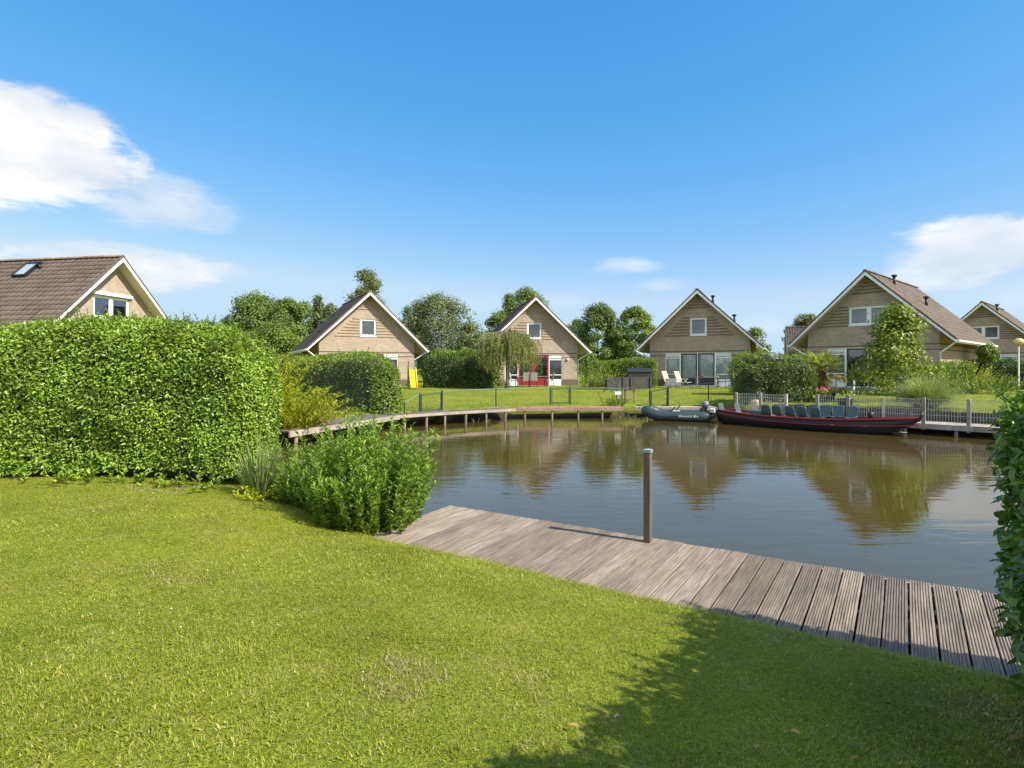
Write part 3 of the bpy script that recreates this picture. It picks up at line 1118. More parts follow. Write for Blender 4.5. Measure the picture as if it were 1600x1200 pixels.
def side_light(h, x0, x1, z0, z1, inside):
    """tall window beside the garden doors: top light, large pane, low pane, white panel below"""
    w = .055
    m = frame_mb(x0, x1, z0, z1, .04, .11, w)
    hz = z1 - z0
    za, zb, zc = z0 + hz * .19, z0 + hz * .345, z0 + hz * .845
    m.box(x0 + w, x1 - w, .045, .105, za - .03, za + .03)
    m.box(x0 + w, x1 - w, .045, .105, zb - .03, zb + .03)
    m.box(x0 + w, x1 - w, .045, .105, zc - .035, zc + .035)
    o = m.build('window', M_WHITE, h)
    MB().box(x0 + w, x1 - w, .06, .09, z0 + w, za - .03).build('panel', M_WHITE, o)
    pane(x0 + w, x1 - w, za + .03, zb - .03, .075, o)
    pane(x0 + w, x1 - w, zb + .03, zc - .035, .075, o)
    pane(x0 + w, x1 - w, zc + .035, z1 - w, .075, o)
    MB().box(x0 + w, x1 - w, .03, .045, zc + .10, z1 - w).build('vent_grille', M_PALE, o)
    curtain_mb(x0 + .02, x1 - .02, z0 + .2, z1 - .1, .24).build('curtain', inside, o)
    return o


def garden_door(h, x0, x1, z0, z1, mat, inside):
    w = .085
    m = frame_mb(x0, x1, z0, z1, .045, .10, w, bottom=.12)
    zp = z0 + (z1 - z0) * .20
    m.box(x0 + w, x1 - w, .05, .095, zp - .05, zp + .05)
    o = m.build('door', mat, h)
    MB().box(x0 + w, x1 - w, .06, .08, z0 + .12, zp - .05).build('panel', mat, o)
    pane(x0 + w, x1 - w, zp + .05, z1 - w, .07, o)
    m = MB()
    hx = x1 - .06 if x0 < 0 else x0 + .06
    m.bar((hx, .045, z0 + 1.02), (hx, -.005, z0 + 1.02), .018)
    m.bar((hx, -.005, z0 + 1.02), (hx - .1 * (1 if x0 < 0 else -1), -.005, z0 + 1.02), .018)
    m.build('handle', M_STEEL, o)
    if inside is not None:
        curtain_mb(x0 + .06, x1 - .06, zp, z1 - .1, .24).build('curtain', inside, o)
    return o


def tile_profile():
    # one interlocking concrete tile: a flat pan and a low roll, with a thick lower edge
    xs = np.array([0, .07, .14, .185, .225, .265, .30])
    zs = np.array([.012, .004, .006, .020, .036, .036, .018])
    return xs, zs


TW, TL, GAUGE = .30, .40, .345


def one_tile():
    xs, zs = tile_profile()
    n = len(xs)
    v = []
    for (y, dz) in ((0.0, .030), (TL, 0.0)):
        for x, z in zip(xs, zs):
            v.append((x, y, z + dz))
    for x, z in zip(xs, zs):
        v.append((x, 0.002, -.006))
    f = [(i, i + 1, n + i + 1, n + i) for i in range(n - 1)]
    f += [(2 * n + i, 2 * n + i + 1, i + 1, i) for i in range(n - 1)]
    return np.array(v), np.array(f)


def slope_matrix(side, y0):
    """frame of one roof slope: x along the eaves (house depth), y up the slope, z off the roof.
    side -1 left, +1 right, as seen from the front"""
    up = Vector((-side * 1.0, 0, SLOPE)).normalized()
    al = Vector((0, -side * -1.0, 0))
    al = Vector((0, 1, 0)) * (1 if side > 0 else -1)
    zz = al.cross(up)
    if zz.z < 0:
        al = -al
        zz = al.cross(up)
    return Matrix(((al.x, up.x, zz.x, 0), (al.y, up.y, zz.y, 0), (al.z, up.z, zz.z, 0), (0, 0, 0, 1)))


def house(label, pos, ridge_az, depth=9.0, group='brick holiday houses with steep gables', upper='single', door=None, door_in=None, side_in=None, tiles=None, single_tiles=None,
          ledges=True, tile_mat=None, skylight=None, vents=(), brace=(1,), wall_lamp=False, lower=True, up_in=None, downpipe=True, ledge_mat=None, awning=False):
    h = empty('house', pos, -R(ridge_az), label, 'house', group)
    tile_mat = tile_mat or M_TILE
    ledge_mat = ledge_mat or M_LEDGE
    holes = []
    if lower:
        holes.append((-2.28, 2.18, .06, 2.40))
    if upper == 'single':
        holes.append((-.56, .56, 3.63, 4.86))
        wz = (3.63, 4.86, .56)
    elif upper == 'double':
        holes.append((-1.05, 1.05, 3.72, 4.80))
        wz = (3.72, 4.80, 1.05)
    m = MB()
    wall_with_holes(m, holes, 0.0, .16)
    ze = zroof(HW) - .16
    y1 = depth
    m.add([(HW, 0, 0), (HW, y1, 0), (HW, y1, ze), (HW, 0, ze)], [(0, 1, 2, 3)])
    m.add([(-HW, 0, 0), (-HW, y1, 0), (-HW, y1, ze), (-HW, 0, ze)], [(3, 2, 1, 0)])
    m.add([(-HW, y1, 0), (HW, y1, 0), (HW, y1, ze), (0, y1, zroof(0) - .16), (-HW, y1, ze)], [(4, 3, 2, 1, 0)])
    m.add([(-HW, 0, .02), (HW, 0, .02), (HW, y1, .02), (-HW, y1, .02)], [(0, 1, 2, 3)])
    m.build('wall', M_BRICK, h)
    # plinth and the two dark courses round the walls
    m = MB()
    gaps = [(-HW - .02, -2.28), (2.18, HW + .02)] if lower else [(-HW - .02, HW + .02)]
    for a, b in gaps:
        m.box(a, b, -.02, .0, 0, .52)
    m.box(HW, HW + .02, 0, y1, 0, .52)
    m.box(-HW - .02, -HW, 0, y1, 0, .52)
    m.build('plinth', M_BRICKD, h)
    for zc, full in ((2.47, True), (2.17, False)):
        m = MB()
        for a, b in ([(-HW - .015, HW + .015)] if full or not lower else gaps):
            m.box(a, b, -.018, .0, zc, zc + .062)
        m.box(HW, HW + .015, 0.003, y1, zc, zc + .062)
        m.box(-HW - .015, -HW, 0.003, y1, zc, zc + .062)
        m.build('brick_band', M_BRICKD, h)
    if ledges and upper:
        z0, z1, hw = wz
        nrow = 7
        for k in range(nrow):
            z = z0 - .03 + (z1 - z0 + .02) * k / (nrow - 1)
            half = 2.32 - (2.32 - 1.10) * k / (nrow - 1) + (hw - .56)
            for sgn in (-1, 1):
                a, b = sorted((sgn * (hw + .05), sgn * half))
                MB().box(a, b, -.045, .002, z, z + .062).build('brick_ledge', ledge_mat, h)
        for k in range(5):
            z = 5.56 + k * .19
            half = max(.1, (RIDGE - .42 - z) / SLOPE)
            MB().box(-half, half, -.045, .002, z, z + .062).build('brick_ledge', ledge_mat, h)
    # roof: boarding with a painted underside, tiles on it
    L0, L1 = -VERGE, depth + .35
    th = .10
    roof = None
    m = MB()
    for sd in (-1, 1):
        xe = sd * (HW + OVER)
        a = [(0, L0, RIDGE - .05), (xe, L0, EAVE - .05), (xe, L1, EAVE - .05), (0, L1, RIDGE - .05)]
        b = [(p[0], p[1], p[2] - th) for p in a]
        fs = [(0, 1, 2, 3), (7, 6, 5, 4), (0, 4, 5, 1), (1, 5, 6, 2), (2, 6, 7, 3)]
        m.add(a + b, fs if sd < 0 else [f[::-1] for f in fs])
    roof = m.build('roof', M_SOFFIT, h)
    xs, zs = tile_profile()
    base = one_tile()
    slope_len = math.hypot(HW + OVER, RIDGE - EAVE)
    rows = int(slope_len / GAUGE)
    gauge = slope_len / rows
    cols = int(round((L1 - L0) / TW))
    tw = (L1 - L0) / cols
    bv = base[0] * [tw / TW, 1, 1]
    sheets = []
    singles = []
    for sd in (-1, 1):
        M = slope_matrix(sd, 0)
        M3 = np.array(M.to_3x3())
        along0 = L0 if M[1][0] > 0 else L1
        org = np.array([sd * (HW + OVER), along0, EAVE - .045])
        for r in range(rows):
            for c in range(cols):
                off = np.array([c * tw, r * gauge - .02, 0])
                if single_tiles and single_tiles(sd, r, c, rows, cols):
                    singles.append((sd, off))
                    continue
                jit = np.array([0, random.uniform(-.004, .004), random.uniform(-.003, .003)])
                sheets.append(((bv + off + jit) @ M3.T + org, base[1]))
    v, f = cat(sheets)
    o = link('roof_tiles', np_mesh('roof_tiles', v, f, tile_mat), roof)
    o['kind'] = 'stuff'
    if singles:
        me = np_mesh('roof_tile', bv, base[1], tile_mat)
        for sd, off in singles:
            M = slope_matrix(sd, 0)
            along0 = L0 if M[1][0] > 0 else L1
            o = link('roof_tile', me, roof)
            p = Vector((sd * (HW + OVER), along0, EAVE - .045)) + M.to_3x3() @ Vector((off[0], off[1] + random.uniform(-.005, .005), random.uniform(-.003, .003)))
            o.matrix_local = Matrix.Translation(p) @ M
    # ridge caps
    m = MB()
    vs, fs = [], []
    k = 7
    for j, (yy, rr) in enumerate(((0, .135), (.36, .12))):
        for q in range(k):
            a = math.pi * q / (k - 1)
            vs.append((math.cos(a) * rr * 1.05, yy, math.sin(a) * rr * .8 - .03))
    for q in range(k - 1):
        fs.append((q, q + 1, k + q + 1, k + q))
    fs.append(tuple(range(k - 1, -1, -1)))
    me = MB().add(vs, fs).mesh('ridge_tile', M_RIDGE, True)
    yy = L0 + .0
    while yy < L1 - .2:
        o = link('ridge_tile', me, roof)
        o.location = (0, yy, RIDGE + .0 + random.uniform(-.004, .004))
        yy += .345
    # white boards along the front gable, dark verge tiles above them
    for sd in (-1, 1):
        xe = sd * (HW + OVER)
        m = MB()
        y0 = L0 - .028
        hb = .15
        a = [(0, y0, RIDGE - .06), (xe, y0, EAVE - .06), (xe, y0, EAVE - .06 - hb * .9), (0, y0, RIDGE - .06 - hb * 1.35)]
        b = [(p[0], L0 - .002, p[2]) for p in a]
        fs = [(0, 1, 2, 3), (7, 6, 5, 4), (0, 4, 5, 1), (1, 5, 6, 2), (2, 6, 7, 3), (3, 7, 4, 0)]
        m.add(a + b, fs if sd > 0 else [f[::-1] for f in fs])
        m.build('bargeboard', M_WHITE, h)
        m = MB()
        n = rows
        for q in range(n):
            t0, t1 = q / n, (q + 1.12) / n
            p0 = (xe * (1 - t0), L0 + .02, EAVE + (RIDGE - EAVE) * t0 + .012)
            p1 = (xe * (1 - t1), L0 + .02, EAVE + (RIDGE - EAVE) * t1 - .008)
            m.bar(p0, p1, .11, .09)
        m.build('verge_tiles', M_TILED, roof)['kind'] = 'stuff'
        # gutter with its fascia
        g = MB()
        xg = sd * (HW + OVER + .055)
        x2 = sd * (HW + OVER - .012)
        a, b = sorted((x2, sd * (HW + OVER + .012)))
        g.box(a, b, L0, L1, EAVE - .20, EAVE - .05)
        a, b = sorted((sd * (HW + OVER + .014), sd * (HW + OVER + .12)))
        g.box(a, b, L0 + .02, L1, EAVE - .13, EAVE - .045)
        g.build('gutter', M_WHITE, h)
        # sloping stay under the eaves
        MB().bar((sd * (HW + .02), -.03, 1.98), (sd * (HW + OVER - .06), -.42, EAVE - .16), .06).build('eave_brace', M_WHITE, h)
        if downpipe:
            MB().tube([(sd * (HW + .05), -.02, .05), (sd * (HW + .05), -.02, 2.0)], .035, 8).build('downpipe', M_WHITE if sd < 0 else M_STEEL, h)
    # openings
    if upper == 'single':
        window_plain(h, -.56, .56, 3.63, 4.86, up_in or M_BLIND, .075)
    elif upper == 'double':
        window_plain(h, -1.05, 1.05, 3.72, 4.80, up_in or M_BLIND, .075, mull=(0,))
    if lower:
        side_light(h, -2.28, -1.24, .06, 2.40, side_in or M_GREYC)
        side_light(h, 1.14, 2.18, .06, 2.40, side_in or M_GREYC)
        m = frame_mb(-1.24, 1.14, .06, 2.40, .04, .115, .045)
        m.box(-.075, -.025, .04, .115, .105, 2.355)
        m.build('door_frame', door if door is M_RED else M_WHITE, h)
        garden_door(h, -1.195, -.075, .11, 2.355, door or M_NAVY, door_in)
        garden_door(h, -.025, 1.095, .11, 2.355, door or M_NAVY, door_in)
        MB().box(-2.5, 2.5, -.5, -.02, -.25, .03).build('doorstep', M_GREYWOOD, h)
    for (sd, yy, t, big) in vents:
        x = sd * (HW + OVER) * (1 - t)
        z = EAVE + (RIDGE - EAVE) * t
        m = MB()
        m.lathe([(.085, -.06), (.075, .42), (.075, .42)] if big else [(.06, -.05), (.055, .25), (.055, .25)], 10, (x, yy, z))
        m.lathe([(.07, .42), (.15, .46), (.165, .54), (.12, .57)] if big else [(.05, .25), (.10, .27), (.10, .33), (.06, .36)], 10, (x, yy, z))
        m.build('vent_pipe', M_BLACK, roof, True)
    if skylight:
        for (sd, yy, t, w, ln) in skylight:
            M = slope_matrix(sd, 0).to_3x3()
            c = Vector((sd * (HW + OVER) * (1 - t), yy, EAVE + (RIDGE - EAVE) * t + .02))
            T = Matrix.Translation(c) @ M.to_4x4()
            m = MB()
            for (a0, a1, b0, b1) in ((-w / 2, w / 2, -ln / 2, -ln / 2 + .07), (-w / 2, w / 2, ln / 2 - .12, ln / 2), (-w / 2, -w / 2 + .07, -ln / 2 + .07, ln / 2 - .12), (w / 2 - .07, w / 2, -ln / 2 + .07, ln / 2 - .12)):
                m.box(a0, a1, b0, b1, 0, .13, T)
            o = m.build('skylight', M_BLACK, roof)
            MB().box(-w / 2 + .07, w / 2 - .07, -ln / 2 + .07, ln / 2 - .12, .05, .085, T).build('pane', M_SKYGLASS, o)
    if awning:
        MB().box(-1.16, 1.16, -.13, -.001, 4.83, 4.97).build('awning_box', M_WHITE, h)
    if wall_lamp:
        m = MB()
        m.box(2.52, 2.72, -.16, -.0, 2.05, 2.13)
        m.box(2.56, 2.68, -.05, -.001, 1.95, 2.05)
        m.build('wall_lamp', M_WHITE, h)
    # simple dark ceiling so that the rooms are closed
    MB().add([(-HW + .01, .3, 2.6), (HW - .01, .3, 2.6), (HW - .01, depth - .1, 2.6), (-HW + .01, depth - .1, 2.6)], [(3, 2, 1, 0)]).build('ceiling', M_SOFFIT, h)
    MB().box(-HW + .01, HW - .01, 2.2, 2.25, .03, 2.58).build('room_wall', M_GREYTEX, h)
    return h


M_SKYGLASS = plain('skylight_glass', (.30, .36, .42), .06, var=.02, spec=.9)


def face_pos(cx, d, az, z):
    """ground point of a facade's middle, seen at pixel column cx and distance d"""
    return Vector(((cx - 800) / FPX * d, d, z))


# the house behind the left hedge: every tile near the gable is a piece of its own
house('pale brick house with brown tiled roof rising behind the tall left hedge', (-19.8, 29.15, .62), -80, 11.0, upper='double', lower=False, ledges=False, tile_mat=M_TILE,
      skylight=((-1, 4.15, .83, .78, 1.15),), vents=((-1, 3.55, .86, False), (-1, 5.0, .60, True), (-1, 4.0, .30, True)), awning=True, up_in=M_BLIND,
      single_tiles=lambda sd, r, c, rows, cols: sd < 0 and r >= rows - 12 and c >= cols - 24)
# across the water
house('brick house behind the green hedge, roof sloping left, yellow slide beside it', pd(575.5, 605, 42.2).xy.to_3d() + Vector((0, 0, .62)), -27, 9.0, door=M_RED, door_in=None, tile_mat=M_TILED,
      skylight=((-1, 3.0, .40, .7, 1.0), (-1, 6.2, .78, .7, 1.0)), side_in=M_CURTAIN)
house('brick house with red garden doors behind the weeping tree', pd(835, 605, 45.0).xy.to_3d() + Vector((0, 0, .60)), -9, 9.0, door=M_RED, door_in=None, tile_mat=M_TILED,
      vents=((1, 1.6, .86, True),), wall_lamp=True, side_in=M_GREYC)
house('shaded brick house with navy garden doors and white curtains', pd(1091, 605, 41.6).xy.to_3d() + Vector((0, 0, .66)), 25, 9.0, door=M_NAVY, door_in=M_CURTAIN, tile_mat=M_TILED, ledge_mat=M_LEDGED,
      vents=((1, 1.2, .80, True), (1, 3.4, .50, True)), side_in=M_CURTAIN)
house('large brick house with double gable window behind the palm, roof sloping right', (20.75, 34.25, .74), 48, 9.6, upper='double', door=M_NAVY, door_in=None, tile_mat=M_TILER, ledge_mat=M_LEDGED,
      vents=((1, 2.9, .88, True), (1, 3.9, .55, True)), side_in=M_GREYC)
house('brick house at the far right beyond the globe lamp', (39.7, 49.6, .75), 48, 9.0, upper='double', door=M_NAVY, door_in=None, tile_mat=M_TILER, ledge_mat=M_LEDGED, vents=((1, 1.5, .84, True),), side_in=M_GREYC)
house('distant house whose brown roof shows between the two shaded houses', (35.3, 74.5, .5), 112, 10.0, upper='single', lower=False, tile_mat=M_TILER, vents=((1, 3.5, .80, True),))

# ------------------------------------------------------------------ walkways and quays round the pond


def walkway(name, label, pts, z, width, inward, fascia, top, pile_every, pile_mat=None, board=.15, thick=.16, boards=True, joint=2.4, group=None):
    """plank walkway along the polyline pts (its water edge); inward: +1 land lies left of the line, -1 right"""
    pts = [Vector((p[0], p[1], 0)) for p in pts]
    o = empty(name, (pts[0].x, pts[0].y, z), 0, label, 'walkway' if 'walk' in name else 'quay', group)
    org = Vector((pts[0].x, pts[0].y, 0))
    for a, b in zip(pts[:-1], pts[1:]):
        d = (b - a)
        L = d.length
        d.normalize()
        n = Vector((-d.y, d.x, 0)) * inward
        T = Matrix(((d.x, n.x, 0, a.x - org.x), (d.y, n.y, 0, a.y - org.y), (0, 0, 1, 0), (0, 0, 0, 1)))
        # edge boards, one by one
        x = 0.0
        while x < L - .05:
            x1 = min(L, x + joint)
            MB().box(x + .004, x1 - .004, -.02, .022, -thick, -.004 + random.uniform(-.006, .006), T).build('edge_board', fascia, o)
            x = x1
        k = max(1, int(round(L / board)))
        st = L / k
        me = {}
        if boards:
            if inward > 0:
                base = MB().box(.004, st - .004, .024, width, -.03, 0)
            else:
                base = MB().box(.004, st - .004, .024, width, -.03, 0)
            pm = base.mesh('plank', top)
            if inward < 0:
                pm.flip_normals()
            for i in range(k):
                q = link('plank', pm, o)
                q.matrix_local = T @ Matrix.Translation((i * st, random.uniform(-.008, .008), random.uniform(-.004, .003)))
        x = pile_every * .3
        while x < L:
            p = T @ Vector((x, .06, 0))
            m = MB().tube([(p.x + random.uniform(-.02, .02), p.y, -1.5), (p.x, p.y, -.02 - thick * .2)], random.uniform(.042, .054), 9)
            m.build('pile', pile_mat or M_PILE, o)
            x += pile_every * random.uniform(.85, 1.15)
    return o


QZ = .25
qa, qb, qc = px(452, 674, QZ), px(624, 648.5, QZ), px(800, 639.5, QZ)
walkway('walkway', 'low weathered boardwalk curving along the left bank below the hedge', [qa, px(508, 665.5, QZ), qb], QZ, 1.25, 1, M_QUAY, M_QUAYTOP, 1.15, thick=.15)
walkway('walkway', 'pale edged boardwalk on thin piles in front of the green wire fence', [qb, px(720, 642.6, QZ), px(806, 638.4, QZ)], QZ, .85, 1, M_QUAY, M_QUAYTOP, .85, thick=.10)
walkway('quay', 'reddish brown timber quay on short piles below the house with red doors', [px(808, 637.2, QZ), px(975, 636.6, QZ)], QZ, .85, 1, M_QUAYD, M_QUAYD, 1.05, thick=.13, board=.2)
walkway('quay', 'low grey quay edge behind the inflatable dinghy', [(5.25, 25.05), (8.75, 25.05)], .22, .8, 1, M_GREYWOOD, M_QUAY, 1.6, thick=.14)

JA, JB = Vector((8.95, 22.85, 0)), Vector((14.35, 16.55, 0))
JD = (JB - JA).normalized()
JN = Vector((-JD.y, JD.x, 0))               # towards the land
JZ = .12
jet = walkway('walkway', 'grey timber walkway with steel mesh fence beside the long black boat', [JA, JB], JZ, 1.25, 1, M_GREYWOOD, M_QUAY, 1.35, M_GREYWOOD, thick=.16)


def jet_pt(x, z=0.0, off=0.0):
    p = JA + JD * x + JN * off
    return Vector((p.x, p.y, z))


def jet_at(pxx):
    """distance along the walkway edge that shows at pixel column pxx"""
    k = (pxx - 800) / FPX
    return (k * JA.y - JA.x) / (JD.x - k * JD.y)


# boards holding the raised garden; lower dark rows added as shade under the walkway
rw = empty('retaining_wall', JA + JN * 1.3, 0, 'dark stained timber boards holding up the garden behind the mesh fence, lower rows added as shade', 'retaining wall')
rot = math.atan2(JD.y, JD.x)
rw.rotation_euler = (0, 0, rot)
LJ = (JB - JA).length
for r in range(-2, 2):
    x = .6
    while x < LJ:
        x1 = min(LJ, x + 1.9)
        MB().box(x + .003, x1 - .003, 0, .04, .06 + r * .20, .06 + r * .20 + .192).build('board', M_DARKWOOD, rw)
        x = x1
x = 1.3
while x < LJ:
    MB().box(x, x + .09, -.09, -.003, -.1, .44).build('stake', M_DARKWOOD, rw)
    x += 1.3

# steel mesh fence on wooden posts
jf = empty('mesh_fence', JA, rot, 'pale steel mesh fence on grey wooden posts along the walkway by the boat', 'fence')
post_x = [jet_at(v) for v in (1149, 1187, 1227, 1276, 1324, 1379, 1442, 1513)] + [jet_at(1513) + 1.35]
FH = .80


def mesh_panel(a, b, z0, z1, name, parent, mat, pitch=.075, hz=(0, .28, .55, .8, 1.0), y=0.0, r=.005):
    m = MB()
    n = max(2, int((b - a) / pitch))
    for i in range(n + 1):
        x = a + (b - a) * i / n
        m.bar((x, y, z0), (x, y, z1), r * 1.5)
    for q in hz:
        z = z0 + (z1 - z0) * q
        m.bar((a, y - r * 1.5, z), (b, y - r * 1.5, z), r * 2.2)
    return m.build(name, mat, parent)


for i, x in enumerate(post_x):
    if i == 5:
        MB().box(x - .03, x + .03, -.03 + .06, .03 + .06, JZ, JZ + FH - .02).build('gate_post', M_STEEL, jf)
    else:
        MB().box(x - .05, x + .05, .01, .11, JZ - .2, JZ + FH + random.uniform(-.01, .02)).build('post', M_GREYWOOD, jf, bevel=.006)
for i, (a, b) in enumerate(zip(post_x[:-1], post_x[1:])):
    if i == 2:
        continue
    mesh_panel(a + .05, b - .05, JZ + .08, JZ + FH - .04, 'gate' if i == 5 else 'mesh_panel', jf, M_STEEL if i == 5 else M_WIRE, y=.07, pitch=.05 if i == 5 else .07)

# things standing on the walkway
p = jet_pt(jet_at(1173), JZ, .42)
t = empty('sack', p, rot, 'beige sack leaning against the mesh fence behind the boat', 'sack')
T = Matrix.Rotation(R(-9), 4, 'X') @ Matrix.Rotation(R(6), 4, 'Y')
MB().box(-.17, .19, -.10, .11, .0, .36, T).build('sack_body', M_BAG, t, True, bevel=.05)
T = Matrix.Translation((-.03, .02, .33)) @ Matrix.Rotation(R(-16), 4, 'X') @ Matrix.Rotation(R(-14), 4, 'Y')
MB().box(-.17, .12, -.07, .08, .0, .19, T).build('sack_top', M_BAG, t, True, bevel=.045)
p = jet_pt(jet_at(1217), JZ, .36)
t = empty('jerry_can', p, rot, 'blue grey plastic can at the end of the first mesh panels', 'can')
m = MB().lathe([(.15, 0), (.17, .03), (.17, .36), (.13, .42), (.05, .44)], 12)
m.v = [(v[0] * 1.0, v[1] * .7, v[2]) for v in m.v]
m.build('can_body', M_GREYP, t, True)
MB().tube([(-.05, 0, .42), (-.06, 0, .48), (.05, 0, .48), (.06, 0, .42)], .016, 6).build('can_handle', M_GREYP, t)

# ------------------------------------------------------------------ the long black boat
BS, BB = Vector((8.08, 22.7, 0)), Vector((12.2, 17.65, 0))
BL = (BB - BS).length
bd = (BB - BS).normalized()
boat = empty('boat', (BS.x, BS.y, WATER_Z), math.atan2(bd.y, bd.x), 'long black wooden boat with red gunwale and rows of teal seats', 'boat')
# local: x from stern to bow, y towards the bank, z above the water


def st_half(u):
    return .34 + .38 * math.sin(min(1, u / .45) * math.pi / 2) if u < .45 else .72 * max(0.0, 1 - ((u - .45) / .55) ** 2.4) + .012


def st_sheer(u):
    return .40 + .12 * (max(0, .35 - u) / .35) ** 1.6 + .17 * (max(0, u - .5) / .5) ** 1.8


def st_keel(u):
    return -.16 + .20 * (max(0, .2 - u) / .2) ** 1.5 + .62 * (max(0, u - .80) / .20) ** 1.5


NS = 33
vs, fs = [], []
for i in range(NS):
    u = i / (NS - 1)
    x = u * BL
    b, zs_, zk = st_half(u), st_sheer(u), st_keel(u)
    zk = min(zk, zs_ - .05)
    row = [(b * .50, zk), (b * .80, zk + (zs_ - zk) * .12), (b * .93, zk + (zs_ - zk) * .55), (b, zs_)]
    for (yy, zz) in [(-r[0], r[1]) for r in row[::-1]] + row:
        vs.append((x, yy, zz))
n = 8
for i in range(NS - 1):
    for k in range(n - 1):
        fs.append((i * n + k, i * n + k + 1, (i + 1) * n + k + 1, (i + 1) * n + k))
fs.append(tuple(range(n - 1, -1, -1)))
hull_me = MB().add(vs, fs).mesh('hull', M_HULL, True)
hull = link('hull', hull_me, boat)
sol = hull.modifiers.new('skin', 'SOLIDIFY')
sol.thickness = .03
sol.offset = -1
for nm, dz, out, w, hh, mat in (('gunwale', .0, .012, .055, .045, M_REDTRIM), ('rubbing_strake', -.13, .012, .025, .022, M_REDTRIM)):
    for sd in (-1, 1):
        m = MB()
        prev = None
        for i in range(NS):
            u = i / (NS - 1)
            zs_ = st_sheer(u)
            zk = min(st_keel(u), zs_ - .05)
            z = zs_ + dz * (1.0 + u * .7)
            bb = st_half(u) * (1 if dz == 0 else .965)
            q = Vector((u * BL, sd * (bb + out), z))
            if prev is not None:
                m.bar(prev, q, w, hh)
            prev = q
        m.build(nm, mat, boat)
m = MB()
ua = [i / 20 * .92 + .03 for i in range(21)]
vs = []
for u in ua:
    vs += [(u * BL, -st_half(u) * .88, .10), (u * BL, st_half(u) * .88, .10)]
m.add(vs, [(2 * i, 2 * i + 2, 2 * i + 3, 2 * i + 1) for i in range(20)])
m.build('floor', M_BOATIN, boat)
m = MB()
vs = []
ub = [.80 + .19 * i / 6 for i in range(7)]
for u in ub:
    vs += [(u * BL, -st_half(u) * .97, st_sheer(u) - .03), (u * BL, st_half(u) * .97, st_sheer(u) - .03)]
m.add(vs, [(2 * i, 2 * i + 2, 2 * i + 3, 2 * i + 1) for i in range(6)])
m.build('foredeck', M_REDTRIM, boat)
for u in (.06, .13):
    b = st_half(u) * .95
    MB().box(u * BL, u * BL + .3, -b, b, .30, .335).build('stern_bench', M_PALE, boat)
for u in (.30, .47, .64, .78):
    b = st_half(u) * .94
    MB().box(u * BL, u * BL + .16, -b, b, .24, .27).build('thwart', M_BOATIN, boat)
MB().box(BL * .205, BL * .335, -.46, -.05, .11, .56).build('locker', M_SEAT, boat, bevel=.02)
MB().box(BL * .337, BL * .365, -.48, -.08, .11, .58).build('locker_panel', M_PALE, boat, bevel=.01)


def seat_mesh():
    """moulded bucket seat: curved back, rounded top, dished pan, turned-out edges. Faces +y"""
    prof = [(.20, .0), (.08, -.02), (-.06, -.015), (-.15, .03), (-.19, .12), (-.215, .24), (-.235, .34), (-.24, .385)]
    vs, fs = [], []
    nw = 7
    for j, (y, z) in enumerate(prof):
        k = j / (len(prof) - 1)
        wd = .175 - (.0 if k < .75 else (k - .75) / .25 * .025)
        for i in range(nw):
            q = -1 + 2 * i / (nw - 1)
            lift = .035 * q * q
            vs.append((q * wd, y + (lift if j > 3 else 0), z + (lift if j <= 3 else 0) - ((.016 * q ** 4) if j == len(prof) - 1 else 0)))
    for j in range(len(prof) - 1):
        for i in range(nw - 1):
            a = j * nw + i
            fs.append((a, a + 1, a + nw + 1, a + nw))
    return MB().add(vs, fs).mesh('seat', M_SEAT, True)


SEAT = seat_mesh()


def seat(x, y, z, rz):
    o = link('seat', SEAT, boat)
    o.location = (x, y, z)
    o.rotation_euler = (0, 0, rz)
    md = o.modifiers.new('shell', 'SOLIDIFY')
    md.thickness = .014


def boat_at(pxx, y):
    k = (pxx - 800) / FPX
    bn = Vector((-bd.y, bd.x, 0))
    q = BS + bn * y
    return (k * q.y - q.x) / (bd.x - k * bd.y)


for v in (1200, 1217, 1237, 1256, 1277):
    seat(boat_at(v, -.35), -.33, .40, 0)
for v in (1248, 1268, 1287, 1307, 1329):
    seat(boat_at(v, .38), .36, .42, math.pi)
seat(boat_at(1134, -.1), -.12, .36, R(-90))
seat(boat_at(1157, .1), .20, .36, R(-90))
m = MB().lathe([(.07, 0), (.10, .05), (.10, .14), (.06, .18), (.01, .19)], 12, (boat_at(1360, 0), .0, .50))
m.build('mooring_bollard', M_BLACK, boat, True)
MB().tube([(BL - .02, 0, st_sheer(1) - .1), (BL + .07, 0, st_sheer(1) + .10)], [.05, .04], 8).build('stem_post', M_BLACK, boat)

# ------------------------------------------------------------------ inflatable dinghy
ib, is_ = Vector((5.62, 24.25, 0)), Vector((7.55, 23.3, 0))
idr = (is_ - ib).normalized()
IL = (is_ - ib).length
dg = empty('inflatable_dinghy', (ib.x, ib.y, WATER_Z), math.atan2(idr.y, idr.x), 'grey green inflatable dinghy with outboard motor moored at the quay', 'dinghy')
RT = .215
hb = .50
